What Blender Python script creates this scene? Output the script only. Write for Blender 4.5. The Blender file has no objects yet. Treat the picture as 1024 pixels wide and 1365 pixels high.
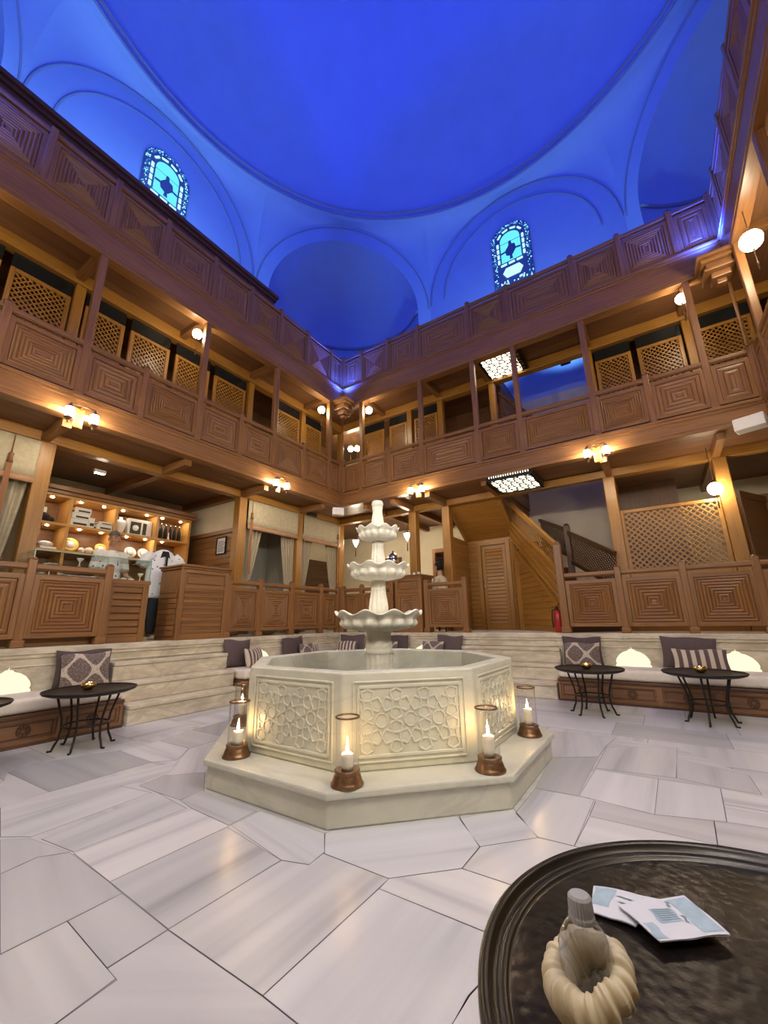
import bpy, bmesh, math, random
from math import sin, cos, pi, sqrt, atan2, radians
from mathutils import Vector, Matrix

RND = random.Random(11)
SC = bpy.context.scene
COL = SC.collection

# ------------------------------------------------------------------ camera
CAM_F, CAM_YAW, CAM_PITCH, CAM_ROLL, CAM_H = 542.4, 0.5827, 0.2604, -0.01537, 1.15
_fw = Vector((-sin(CAM_YAW) * cos(CAM_PITCH), cos(CAM_YAW) * cos(CAM_PITCH), sin(CAM_PITCH)))
_r = Vector((cos(CAM_YAW), sin(CAM_YAW), 0))
_u = _r.cross(_fw)
_r2 = _r * cos(CAM_ROLL) + _u * sin(CAM_ROLL)
_u2 = _u * cos(CAM_ROLL) - _r * sin(CAM_ROLL)
cam_data = bpy.data.cameras.new('camera')
cam_data.sensor_fit = 'HORIZONTAL'
cam_data.sensor_width = 36.0
cam_data.lens = CAM_F / 1024.0 * 36.0
cam_data.clip_start = 0.02
cam_data.clip_end = 200
cam = bpy.data.objects.new('camera', cam_data)
COL.objects.link(cam)
cam.matrix_world = Matrix(((_r2.x, _u2.x, -_fw.x, 0), (_r2.y, _u2.y, -_fw.y, 0),
                           (_r2.z, _u2.z, -_fw.z, CAM_H), (0, 0, 0, 1)))
SC.camera = cam

# ------------------------------------------------------------------ exposure, world
SC.view_settings.view_transform = 'Standard'
SC.view_settings.look = 'None'
SC.view_settings.gamma = 1.0
SC.view_settings.use_curve_mapping = False
SC.view_settings.exposure = 0.72
SC.cycles.use_denoising = True
SC.cycles.max_bounces = 8
SC.cycles.diffuse_bounces = 5
SC.cycles.transparent_max_bounces = 24
SC.cycles.caustics_reflective = False
SC.cycles.caustics_refractive = False
SC.cycles.sample_clamp_indirect = 6.0
world = bpy.data.worlds.new('world')
SC.world = world
world.use_nodes = True
world.node_tree.nodes['Background'].inputs[0].default_value = (0.02, 0.03, 0.06, 1)
world.node_tree.nodes['Background'].inputs[1].default_value = 0.3

# ------------------------------------------------------------------ plan of the hall (metres)
XL, YB, XR, YF = -6.05, 7.31, 1.68, -0.45        # fronts of the galleries round the court
ZP = 0.91                                         # raised stone platform
HX, HY, HW = -2.1, 3.67, 7.0                      # centre and half width of the domed hall
WX0, WX1, WY0, WY1 = HX - HW, HX + HW, HY - HW, HY + HW
Z1, Z2 = 4.12, 6.95                               # gallery floors
ZRING, RRING = 14.32, 6.75
LIN, BIN = 1.0, 1.14                              # set-back of the inner row of posts (left / right, back / front)

# ------------------------------------------------------------------ light power of the lamps and added fill lights
SCONCE_L = 105.0
GLOBE_L = 50.0
PENDANT_L = 110.0
NICHE_L = 0.80
CEIL_L = 4.0
SHOP_L = 120.0
BLUE_W = 540.0
COURT_FILL_W = 190.0  # added fill spotlights, aimed across the court
FLOOR_FILL_W = 128.0  # added fill spotlights, aimed down at the floor

def lamp(name, kind, loc, energy, color, radius=0.05, target=None, angle=None, blend=0.6, size=None, size_y=None):
    l = bpy.data.lights.new(name, kind)
    l.energy = energy
    l.color = color
    if kind in ('POINT', 'SPOT'):
        l.shadow_soft_size = radius
    if kind == 'SPOT':
        l.spot_size = angle
        l.spot_blend = blend
    if kind == 'AREA':
        l.shape = 'RECTANGLE'
        l.size = size
        l.size_y = size_y or size
    o = bpy.data.objects.new(name, l)
    COL.objects.link(o)
    o.location = loc
    if target is not None:
        o.rotation_euler = (Vector(target) - Vector(loc)).to_track_quat('-Z', 'Y').to_euler()
    return o

# blue LED floodlights sit on the four corner brackets of the upper gallery and wash the dome
BLUE = (0.012, 0.045, 1.0)
CORNERS = [(XL + 0.14, YB - 0.14), (XR - 0.14, YB - 0.14), (XL + 0.14, YF + 0.14), (XR - 0.14, YF + 0.14)]
for cx, cy in CORNERS:
    tx, ty = HX + (cx - HX) * 0.1, HY + (cy - HY) * 0.1
    lamp('blue_floodlight_beam', 'SPOT', (cx, cy, 6.72), BLUE_W, BLUE, 0.06, (tx, ty, 16.0), radians(132), 0.8)
# added unseen uplights, on gallery floor and cabin roof, brighten the upper plaster
ADDED_WASH = [(-7.5, 4.2, 8.53, 210.0), (-7.5, 1.6, 8.53, 210.0), (-3.2, 9.4, Z2, 190.0), (-1.0, 9.4, Z2, 190.0), (3.6, 4.7, Z2, 190.0), (3.6, 2.2, Z2, 190.0), (-3.2, -2.2, Z2, 190.0), (-1.0, -2.2, Z2, 190.0)]
for cx, cy, cz, w in ADDED_WASH:
    ox, oy = (cx - HX, 0.0) if abs(cx - HX) > abs(cy - HY) else (0.0, cy - HY)
    lamp('added_gallery_fill', 'SPOT', (cx, cy, cz + 0.26), w, (0.24, 0.58, 0.95), 0.1, (cx + ox * 0.45, cy + oy * 0.45, 13.0), radians(110), 0.8)
# added out-of-view spotlights under the front and right beams, filling the court with light
ADDED_SPOTS = [(-4.9, YF + 0.05), (-2.2, YF + 0.05), (0.4, YF + 0.05), (XR - 0.05, 0.3), (XR - 0.05, 1.9), (XR - 0.05, 3.5)]
for i, (cx, cy) in enumerate(ADDED_SPOTS):
    tz = 1.5 if i % 2 == 0 else 3.4
    tx, ty = (XL, 3.4 + 0.6 * (cy - 3.4)) if cx > 1.5 else (-2.2 + 0.8 * (cx + 2.2), YB)
    lamp('added_court_fill', 'SPOT', (cx, cy, 3.66), COURT_FILL_W, (1.0, 0.93, 0.83), 0.14, (tx, ty, tz), radians(100), 1.0)
for cx, cy in ADDED_SPOTS:  # second added set, higher up, brightening the floor
    lamp('added_floor_fill', 'SPOT', (cx, cy, 6.27), FLOOR_FILL_W, (1.0, 0.93, 0.83), 0.14, (-2.2 + 0.5 * (cx + 2.2), 3.4 + 0.5 * (cy - 3.4), 0.0), radians(112), 0.9)

# ------------------------------------------------------------------ mesh library
def ident(x, y, z):
    return (x, y, z)

def wall_frame(side):
    if side == 'left':
        return lambda s, d, z: (XL - d, s, z)
    if side == 'back':
        return lambda s, d, z: (s, YB + d, z)
    if side == 'right':
        return lambda s, d, z: (XR + d, s, z)
    return lambda s, d, z: (s, YF - d, z)

class MB:
    def __init__(self, T=None):
        self.T = T or ident
        self.v, self.f, self.uv, self.mi, self.sm = [], [], [], [], []

    def add(self, pts, faces, uvs, m=0, smooth=False):
        b = len(self.v)
        T = self.T
        for p in pts:
            self.v.append(T(*p))
        for f, u in zip(faces, uvs):
            self.f.append([b + i for i in f])
            self.uv.append(u)
            self.mi.append(m)
            self.sm.append(smooth)

    def obox(self, c, ex, ey, ez, m=0):
        """box from a centre and three half-axis vectors, grain along the longest one"""
        c, E = Vector(c), [Vector(ex), Vector(ey), Vector(ez)]
        L = [e.length for e in E]
        pts = [c + E[0] * a + E[1] * b + E[2] * d for a in (-1, 1) for b in (-1, 1) for d in (-1, 1)]
        ou, ov = RND.uniform(0, 40), RND.uniform(0, 40)
        faces, uvs = [], []
        sgn = [(a, b, d) for a in (-1, 1) for b in (-1, 1) for d in (-1, 1)]
        for n in range(3):
            t = [k for k in range(3) if k != n]
            if L[t[1]] > L[t[0]]:
                t = [t[1], t[0]]
            for side in (-1, 1):
                idx = [i for i in range(8) if sgn[i][n] == side]
                idx.sort(key=lambda i: atan2(sgn[i][t[1]], sgn[i][t[0]]))
                faces.append(idx)
                uvs.append([(ou + sgn[i][t[0]] * L[t[0]], ov + n * 1.7 + sgn[i][t[1]] * L[t[1]]) for i in idx])
        self.add([tuple(p) for p in pts], faces, uvs, m)

    def box(self, x0, x1, y0, y1, z0, z1, m=0):
        self.obox(((x0 + x1) / 2, (y0 + y1) / 2, (z0 + z1) / 2), ((x1 - x0) / 2, 0, 0), (0, (y1 - y0) / 2, 0), (0, 0, (z1 - z0) / 2), m)

    def bar(self, p0, p1, w, h, up=(0, 0, 1), m=0):
        p0, p1 = Vector(p0), Vector(p1)
        d = p1 - p0
        if d.length < 1e-6:
            return
        e = d.normalized()
        s = e.cross(Vector(up))
        if s.length < 1e-4:
            s = e.cross(Vector((1, 0, 0)))
        s.normalize()
        t = s.cross(e)
        self.obox((p0 + p1) / 2, d / 2, s * w / 2, t * h / 2, m)

    def quad(self, pts, uvs=None, m=0):
        if uvs is None:
            a, b, c, d = [Vector(p) for p in pts]
            ou, ov = RND.uniform(0, 40), RND.uniform(0, 40)
            lu, lv = (b - a).length, (d - a).length
            uvs = [(ou, ov), (ou + lu, ov), (ou + lu, ov + lv), (ou, ov + lv)]
        self.add([tuple(p) for p in pts], [[0, 1, 2, 3]], [uvs], m)

    def lathe(self, prof, n=24, c=(0, 0, 0), mod=None, m=0, smooth=True, a0=0.0, a1=2 * pi):
        """revolve a (radius, height) profile; mod(theta, r, z, k) -> (r, z) can scallop it"""
        full = abs(a1 - a0 - 2 * pi) < 1e-6
        cols = n if full else n + 1
        pts, faces, uvs = [], [], []
        for i in range(cols):
            th = a0 + (a1 - a0) * i / n
            for k, (r, z) in enumerate(prof):
                if mod:
                    r, z = mod(th, r, z, k)
                pts.append((c[0] + r * cos(th), c[1] + r * sin(th), c[2] + z))
        K = len(prof)
        ln = [0.0]
        for k in range(1, K):
            ln.append(ln[-1] + math.hypot(prof[k][0] - prof[k - 1][0], prof[k][1] - prof[k - 1][1]))
        rm = max(p[0] for p in prof)
        for i in range(n):
            j = (i + 1) % cols
            u0, u1 = (a1 - a0) * i / n * rm, (a1 - a0) * (i + 1) / n * rm
            for k in range(K - 1):
                if prof[k][0] < 1e-6 and prof[k + 1][0] < 1e-6:
                    continue
                if prof[k][0] < 1e-6:
                    faces.append([i * K + k, j * K + k + 1, i * K + k + 1])
                    uvs.append([(u0, ln[k]), (u1, ln[k + 1]), (u0, ln[k + 1])])
                elif prof[k + 1][0] < 1e-6:
                    faces.append([i * K + k, j * K + k, i * K + k + 1])
                    uvs.append([(u0, ln[k]), (u1, ln[k]), (u0, ln[k + 1])])
                else:
                    faces.append([i * K + k, j * K + k, j * K + k + 1, i * K + k + 1])
                    uvs.append([(u0, ln[k]), (u1, ln[k]), (u1, ln[k + 1]), (u0, ln[k + 1])])
        self.add(pts, faces, uvs, m, smooth)

    def tube(self, pts, r, n=8, closed=False, m=0, smooth=True, flat=1.0):
        P = [Vector(p) for p in pts]
        K = len(P)
        rr = r if isinstance(r, (list, tuple)) else [r] * K
        ring, faces, uvs = [], [], []
        side = None
        for k in range(K):
            if closed:
                t = P[(k + 1) % K] - P[k - 1]
            else:
                t = P[min(k + 1, K - 1)] - P[max(k - 1, 0)]
            t.normalize()
            if side is None:
                ref = Vector((0, 0, 1)) if abs(t.z) < 0.9 else Vector((1, 0, 0))
                side = t.cross(ref).normalized()
            side = (side - t * side.dot(t)).normalized()
            b = t.cross(side)
            for i in range(n):
                a = 2 * pi * i / n
                ring.append(tuple(P[k] + side * cos(a) * rr[k] + b * sin(a) * rr[k] * flat))
        lim = K if closed else K - 1
        L = 0.0
        ou = RND.uniform(0, 30)
        for k in range(lim):
            k2 = (k + 1) % K
            seg = (P[k2] - P[k]).length
            for i in range(n):
                j = (i + 1) % n
                faces.append([k * n + i, k * n + j, k2 * n + j, k2 * n + i])
                w = 2 * pi * rr[k] / n
                uvs.append([(ou + L, i * w), (ou + L, i * w + w), (ou + L + seg, i * w + w), (ou + L + seg, i * w)])
            L += seg
        if not closed:
            faces.append(list(range(n))[::-1])
            uvs.append([(0, 0)] * n)
            faces.append([(K - 1) * n + i for i in range(n)])
            uvs.append([(0, 0)] * n)
        self.add(ring, faces, uvs, m, smooth)

    def prism(self, poly, o, e1, e2, depth, m=0, n=None, smooth=False):
        """extrude a 2D polygon lying in the frame (o, e1, e2) by depth along e1 x e2"""
        o, e1, e2 = Vector(o), Vector(e1), Vector(e2)
        nn = (e1.cross(e2)).normalized() * depth
        K = len(poly)
        pts = [tuple(o + e1 * a + e2 * b) for a, b in poly] + [tuple(o + e1 * a + e2 * b + nn) for a, b in poly]
        faces = [list(range(K)), [K + i for i in range(K)][::-1]]
        ou, ov = RND.uniform(0, 40), RND.uniform(0, 40)
        uvs = [[(ou + a, ov + b) for a, b in poly], [(ou + a, ov + b) for a, b in poly][::-1]]
        L = 0
        for i in range(K):
            j = (i + 1) % K
            seg = math.hypot(poly[j][0] - poly[i][0], poly[j][1] - poly[i][1])
            faces.append([i, i + K, j + K, j])
            uvs.append([(ou + L, ov), (ou + L, ov + abs(depth)), (ou + L + seg, ov + abs(depth)), (ou + L + seg, ov)])
            L += seg
        self.add(pts, faces, uvs, m, smooth)

    def ball(self, c, r, nu=16, nv=10, m=0, smooth=True, z0=-1.0, z1=1.0):
        if not isinstance(r, (tuple, list)):
            r = (r, r, r)
        prof = []
        a0, a1 = math.asin(max(-1, z0)), math.asin(min(1, z1))
        for k in range(nv + 1):
            a = a0 + (a1 - a0) * k / nv
            prof.append((max(0.0, cos(a)) if abs(abs(a) - pi / 2) > 1e-5 else 0.0, sin(a)))
        pts, faces, uvs = [], [], []
        K = len(prof)
        for i in range(nu):
            th = 2 * pi * i / nu
            for q, z in prof:
                pts.append((c[0] + r[0] * q * cos(th), c[1] + r[1] * q * sin(th), c[2] + r[2] * z))
        for i in range(nu):
            j = (i + 1) % nu
            for k in range(K - 1):
                if prof[k][0] == 0.0:
                    fc = [i * K + k, j * K + k + 1, i * K + k + 1]
                elif prof[k + 1][0] == 0.0:
                    fc = [i * K + k, j * K + k, i * K + k + 1]
                else:
                    fc = [i * K + k, j * K + k, j * K + k + 1, i * K + k + 1]
                faces.append(fc)
                uvs.append([(i / nu + (0.02 if q in (1, 2) else 0), k / K) for q in range(len(fc))])
        self.add(pts, faces, uvs, m, smooth)

    def grid(self, fn, nu, nv, m=0, smooth=True, closed_u=False):
        """sheet through fn(u, v), u and v in 0..1; uv is (u, v)"""
        pts = [fn(i / nu, j / nv) for i in range(nu + 1) for j in range(nv + 1)]
        faces, uvs = [], []
        for i in range(nu):
            for j in range(nv):
                a = i * (nv + 1) + j
                faces.append([a, a + nv + 1, a + nv + 2, a + 1])
                uvs.append([(i / nu, j / nv), ((i + 1) / nu, j / nv), ((i + 1) / nu, (j + 1) / nv), (i / nu, (j + 1) / nv)])
        self.add(pts, faces, uvs, m, smooth)

ROOT = {}

def build(name, mb, mats, parent=None, bevel=0.0, seg=2, solid=0.0, subsurf=0, origin=None, remesh=0.0, fix=True):
    off = Vector((0, 0, 0))
    if parent is not None:
        off = ROOT.get(parent, off)
    elif origin is not None:
        off = Vector(origin)
    elif mb.v:
        xs, ys, zs = zip(*mb.v)
        off = Vector(((min(xs) + max(xs)) / 2, (min(ys) + max(ys)) / 2, min(zs)))
    me = bpy.data.meshes.new(name)
    me.from_pydata([(p[0] - off.x, p[1] - off.y, p[2] - off.z) for p in mb.v], [], mb.f)
    ul = me.uv_layers.new(name='UVMap')
    flat = [c for f in mb.uv for uv in f for c in uv]
    ul.data.foreach_set('uv', flat)
    if not isinstance(mats, (list, tuple)):
        mats = [mats]
    for mt in mats:
        me.materials.append(mt)
    me.polygons.foreach_set('material_index', mb.mi)
    me.polygons.foreach_set('use_smooth', mb.sm)
    if fix:
        bm = bmesh.new()
        bm.from_mesh(me)
        bmesh.ops.recalc_face_normals(bm, faces=bm.faces)
        bm.to_mesh(me)
        bm.free()
    me.update()
    o = bpy.data.objects.new(name, me)
    COL.objects.link(o)
    if remesh:
        r = o.modifiers.new('remesh', 'REMESH')
        r.mode = 'VOXEL'
        r.voxel_size = remesh
        r.use_smooth_shade = True
        s = o.modifiers.new('smooth', 'SMOOTH')
        s.iterations = 4
        s.factor = 0.5
    if solid:
        s = o.modifiers.new('solid', 'SOLIDIFY')
        s.thickness = solid
        s.offset = 0
    if bevel:
        b = o.modifiers.new('bevel', 'BEVEL')
        b.width = bevel
        b.segments = seg
        b.limit_method = 'ANGLE'
        b.angle_limit = radians(40)
    if subsurf:
        s = o.modifiers.new('sub', 'SUBSURF')
        s.levels = s.render_levels = subsurf
    if parent is not None:
        o.parent = parent
        ROOT[o] = off
    else:
        o.location = off
        ROOT[o] = off
    return o

def tag(o, label=None, cat=None, group=None, kind=None):
    if label:
        o['label'] = label
    if cat:
        o['category'] = cat
    if group:
        o['group'] = group
    if kind:
        o['kind'] = kind
    return o

def thing(name, label, cat, loc=(0, 0, 0), group=None, kind=None):
    o = bpy.data.objects.new(name, None)
    COL.objects.link(o)
    o.empty_display_size = 0.1
    o.location = loc
    ROOT[o] = Vector(loc)
    return tag(o, label, cat, group, kind)

def copy_tree(o, parent=None):
    c = o.copy()
    COL.objects.link(c)
    c.parent = parent
    for ch in list(o.children):
        copy_tree(ch, c)
    return c

def place(proto, used, loc, rz=0.0, label=None, group=None, rx=0.0, ry=0.0, name=None):
    """the first use moves the first-built one itself, later ones copy it with its parts"""
    o = proto if not used else copy_tree(proto)
    used.append(o)
    o.location = loc
    o.rotation_euler = (rx, ry, rz)
    if label:
        o['label'] = label
    if group:
        o['group'] = group
    return o

def struct(name, mb, mats, label=None, cat=None, **kw):
    o = build(name, mb, mats, **kw)
    return tag(o, label, cat, None, 'structure')

# ------------------------------------------------------------------ material library
def nt(name):
    m = bpy.data.materials.new(name)
    m.use_nodes = True
    t = m.node_tree
    t.nodes.clear()
    out = t.nodes.new('ShaderNodeOutputMaterial')
    p = t.nodes.new('ShaderNodeBsdfPrincipled')
    t.links.new(p.outputs[0], out.inputs[0])
    return m, t, p, out

def node(t, kind, **kw):
    n = t.nodes.new(kind)
    for k, v in kw.items():
        setattr(n, k, v)
    return n

def setin(n, **kw):
    for k, v in kw.items():
        n.inputs[k.replace('_', ' ')].default_value = v

def ramp(t, stops):
    r = t.nodes.new('ShaderNodeValToRGB')
    e = r.color_ramp.elements
    while len(e) < len(stops):
        e.new(0.5)
    for q, (pos, c) in zip(e, stops):
        q.position = pos
        q.color = (*c, 1) if len(c) == 3 else c
    return r

def mathn(t, op, a, b=None, clamp=False):
    n = t.nodes.new('ShaderNodeMath')
    n.operation = op
    n.use_clamp = clamp
    for i, x in enumerate((a, b)):
        if x is None:
            continue
        if isinstance(x, (int, float)):
            n.inputs[i].default_value = x
        else:
            t.links.new(x, n.inputs[i])
    return n.outputs[0]

def simple(name, col, rough=0.5, metal=0.0, spec=0.5, noise=0.0, nscale=8.0, bump=0.0, coat=0.0, trans=0.0):
    m, t, p, out = nt(name)
    p.inputs['Roughness'].default_value = rough
    p.inputs['Metallic'].default_value = metal
    p.inputs['Specular IOR Level'].default_value = spec
    p.inputs['Coat Weight'].default_value = coat
    p.inputs['Transmission Weight'].default_value = trans
    p.inputs['Base Color'].default_value = (*col, 1)
    if noise or bump:
        tc = node(t, 'ShaderNodeTexCoord')
        n = node(t, 'ShaderNodeTexNoise')
        setin(n, Scale=nscale, Detail=5.0, Roughness=0.6)
        t.links.new(tc.outputs['Object'], n.inputs['Vector'])
        if noise:
            lo = tuple(max(0, c * (1 - noise)) for c in col)
            hi = tuple(min(1, c * (1 + noise)) for c in col)
            r = ramp(t, [(0.3, lo), (0.7, hi)])
            t.links.new(n.outputs[0], r.inputs[0])
            t.links.new(r.outputs[0], p.inputs['Base Color'])
        if bump:
            b = node(t, 'ShaderNodeBump')
            setin(b, Strength=bump, Distance=0.01)
            t.links.new(n.outputs[0], b.inputs['Height'])
            t.links.new(b.outputs[0], p.inputs['Normal'])
    return m

def wood(name, dark, mid, light, rough=0.36, scale=1.0):
    m, t, p, out = nt(name)
    uv = node(t, 'ShaderNodeUVMap')
    mp = node(t, 'ShaderNodeMapping')
    mp.inputs['Scale'].default_value = (1.1 * scale, 22 * scale, 1)
    t.links.new(uv.outputs[0], mp.inputs[0])
    n = node(t, 'ShaderNodeTexNoise')
    setin(n, Scale=1.6, Detail=6.0, Roughness=0.62, Distortion=0.35)
    t.links.new(mp.outputs[0], n.inputs['Vector'])
    mp2 = node(t, 'ShaderNodeMapping')
    mp2.inputs['Scale'].default_value = (0.5, 2.2, 1)
    t.links.new(uv.outputs[0], mp2.inputs[0])
    n2 = node(t, 'ShaderNodeTexNoise')
    setin(n2, Scale=1.3, Detail=2.0)
    t.links.new(mp2.outputs[0], n2.inputs['Vector'])
    r = ramp(t, [(0.28, dark), (0.5, mid), (0.74, light)])
    mix = mathn(t, 'ADD', mathn(t, 'MULTIPLY', n.outputs[0], 0.62), mathn(t, 'MULTIPLY', n2.outputs[0], 0.38))
    t.links.new(mix, r.inputs[0])
    t.links.new(r.outputs[0], p.inputs['Base Color'])
    p.inputs['Roughness'].default_value = rough
    b = node(t, 'ShaderNodeBump')
    setin(b, Strength=0.12, Distance=0.004)
    t.links.new(n.outputs[0], b.inputs['Height'])
    t.links.new(b.outputs[0], p.inputs['Normal'])
    return m

def emit(name, col, strength):
    m = bpy.data.materials.new(name)
    m.use_nodes = True
    t = m.node_tree
    t.nodes.clear()
    out = t.nodes.new('ShaderNodeOutputMaterial')
    e = t.nodes.new('ShaderNodeEmission')
    e.inputs[0].default_value = (*col, 1)
    e.inputs[1].default_value = strength
    t.links.new(e.outputs[0], out.inputs[0])
    return m

def thin_glass(name, tint=(0.97, 0.98, 0.97), gloss=0.03, ior=1.45, edge=1.0, power=4.0):
    m = bpy.data.materials.new(name)
    m.use_nodes = True
    t = m.node_tree
    t.nodes.clear()
    out = t.nodes.new('ShaderNodeOutputMaterial')
    tr = t.nodes.new('ShaderNodeBsdfTransparent')
    tr.inputs[0].default_value = (*tint, 1)
    gl = t.nodes.new('ShaderNodeBsdfGlossy')
    gl.inputs['Roughness'].default_value = gloss
    lw = t.nodes.new('ShaderNodeLayerWeight')
    lw.inputs[0].default_value = 0.5
    mx = t.nodes.new('ShaderNodeMixShader')
    f0 = ((ior - 1) / (ior + 1)) ** 2
    sc = mathn(t, 'ADD', mathn(t, 'MULTIPLY', mathn(t, 'POWER', lw.outputs['Facing'], power), (1 - f0) * 0.6 * edge), f0, True)
    t.links.new(sc, mx.inputs[0])
    t.links.new(tr.outputs[0], mx.inputs[1])
    t.links.new(gl.outputs[0], mx.inputs[2])
    t.links.new(mx.outputs[0], out.inputs[0])
    return m

def stone(name, c1, c2, rough=0.6, scale=5.0, stretch=(1, 1, 1), bump=0.15, vein=None):
    m, t, p, out = nt(name)
    tc = node(t, 'ShaderNodeTexCoord')
    mp = node(t, 'ShaderNodeMapping')
    mp.inputs['Scale'].default_value = stretch
    t.links.new(tc.outputs['Object'], mp.inputs[0])
    n = node(t, 'ShaderNodeTexNoise')
    setin(n, Scale=scale, Detail=8.0, Roughness=0.62)
    t.links.new(mp.outputs[0], n.inputs['Vector'])
    r = ramp(t, [(0.3, c1), (0.68, c2)])
    t.links.new(n.outputs[0], r.inputs[0])
    last = r.outputs[0]
    if vein:
        n2 = node(t, 'ShaderNodeTexNoise')
        setin(n2, Scale=1.1, Detail=6.0, Roughness=0.55, Distortion=1.2)
        mp3 = node(t, 'ShaderNodeMapping')
        mp3.inputs['Scale'].default_value = (1.0, 1.0, 2.4)
        mp3.inputs['Rotation'].default_value = (0.5, 0.4, 0.3)
        t.links.new(tc.outputs['Object'], mp3.inputs[0])
        t.links.new(mp3.outputs[0], n2.inputs['Vector'])
        vr = ramp(t, [(0.46, (0, 0, 0)), (0.5, (1, 1, 1)), (0.55, (0, 0, 0))])
        t.links.new(n2.outputs[0], vr.inputs[0])
        mx = node(t, 'ShaderNodeMixRGB')
        mx.inputs[2].default_value = (*vein, 1)
        t.links.new(mathn(t, 'MULTIPLY', vr.outputs[0], 0.55), mx.inputs[0])
        t.links.new(last, mx.inputs[1])
        last = mx.outputs[0]
    t.links.new(last, p.inputs['Base Color'])
    p.inputs['Roughness'].default_value = rough
    if bump:
        b = node(t, 'ShaderNodeBump')
        setin(b, Strength=bump, Distance=0.01)
        t.links.new(n.outputs[0], b.inputs['Height'])
        t.links.new(b.outputs[0], p.inputs['Normal'])
    return m

def floor_marble(name):
    """slab tone rides on the mesh attribute 'tone'; veins run along each slab's own u direction"""
    m, t, p, out = nt(name)
    at = node(t, 'ShaderNodeAttribute', attribute_name='tone')
    uv = node(t, 'ShaderNodeUVMap')
    mp = node(t, 'ShaderNodeMapping')
    mp.inputs['Scale'].default_value = (0.22, 4.2, 1)
    t.links.new(uv.outputs[0], mp.inputs[0])
    n = node(t, 'ShaderNodeTexNoise')
    setin(n, Scale=1.5, Detail=3.0, Roughness=0.5, Distortion=0.15)
    t.links.new(mp.outputs[0], n.inputs['Vector'])
    r = ramp(t, [(0.24, (0.44, 0.445, 0.46)), (0.42, (0.66, 0.66, 0.675)), (0.55, (0.73, 0.728, 0.735)), (0.8, (0.80, 0.795, 0.80))])
    t.links.new(n.outputs[0], r.inputs[0])
    mul = node(t, 'ShaderNodeMixRGB', blend_type='MULTIPLY')
    mul.inputs[0].default_value = 1.0
    t.links.new(r.outputs[0], mul.inputs[1])
    t.links.new(at.outputs['Color'], mul.inputs[2])
    t.links.new(mul.outputs[0], p.inputs['Base Color'])
    p.inputs['Roughness'].default_value = 0.30
    p.inputs['Specular IOR Level'].default_value = 0.45
    return m

def striped(name, a, b, n=7.0, rough=0.85):
    m, t, p, out = nt(name)
    uv = node(t, 'ShaderNodeUVMap')
    sx = node(t, 'ShaderNodeSeparateXYZ')
    t.links.new(uv.outputs[0], sx.inputs[0])
    s = mathn(t, 'SINE', mathn(t, 'MULTIPLY', sx.outputs[0], 2 * pi * n))
    r = ramp(t, [(0.42, a), (0.58, b)])
    t.links.new(mathn(t, 'ADD', mathn(t, 'MULTIPLY', s, 0.5), 0.5), r.inputs[0])
    t.links.new(r.outputs[0], p.inputs['Base Color'])
    p.inputs['Roughness'].default_value = rough
    p.inputs['Sheen Weight'].default_value = 0.3
    return m

def damask(name, ground, line, fleck):
    m, t, p, out = nt(name)
    uv = node(t, 'ShaderNodeUVMap')
    sx = node(t, 'ShaderNodeSeparateXYZ')
    t.links.new(uv.outputs[0], sx.inputs[0])
    cu = mathn(t, 'COSINE', mathn(t, 'MULTIPLY', sx.outputs[0], 2 * pi * 1.55))
    cv = mathn(t, 'COSINE', mathn(t, 'MULTIPLY', sx.outputs[1], 2 * pi * 1.05))
    f = mathn(t, 'ABSOLUTE', mathn(t, 'ADD', cu, cv))
    n = node(t, 'ShaderNodeTexNoise')
    setin(n, Scale=26.0, Detail=3.0)
    t.links.new(uv.outputs[0], n.inputs['Vector'])
    r = ramp(t, [(0.20, line), (0.3, line), (0.34, ground), (1.0, ground)])
    t.links.new(mathn(t, 'ADD', f, mathn(t, 'MULTIPLY', mathn(t, 'SUBTRACT', n.outputs[0], 0.5), 0.35)), r.inputs[0])
    fr = ramp(t, [(0.5, (0, 0, 0)), (0.56, (1, 1, 1))])
    t.links.new(n.outputs[0], fr.inputs[0])
    mx = node(t, 'ShaderNodeMixRGB')
    t.links.new(mathn(t, 'MULTIPLY', fr.outputs[0], 0.6), mx.inputs[0])
    t.links.new(r.outputs[0], mx.inputs[1])
    mx.inputs[2].default_value = (*fleck, 1)
    t.links.new(mx.outputs[0], p.inputs['Base Color'])
    p.inputs['Roughness'].default_value = 0.85
    p.inputs['Sheen Weight'].default_value = 0.3
    return m

def dotted(name, base, spot, scale=16.0, lo=0.18):
    m, t, p, out = nt(name)
    tc = node(t, 'ShaderNodeTexCoord')
    vo = node(t, 'ShaderNodeTexVoronoi')
    vo.inputs['Scale'].default_value = scale
    t.links.new(tc.outputs['Object'], vo.inputs['Vector'])
    r = ramp(t, [(lo, spot), (lo + 0.08, base)])
    t.links.new(vo.outputs['Distance'], r.inputs[0])
    t.links.new(r.outputs[0], p.inputs['Base Color'])
    p.inputs['Roughness'].default_value = 0.8
    return m

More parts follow.
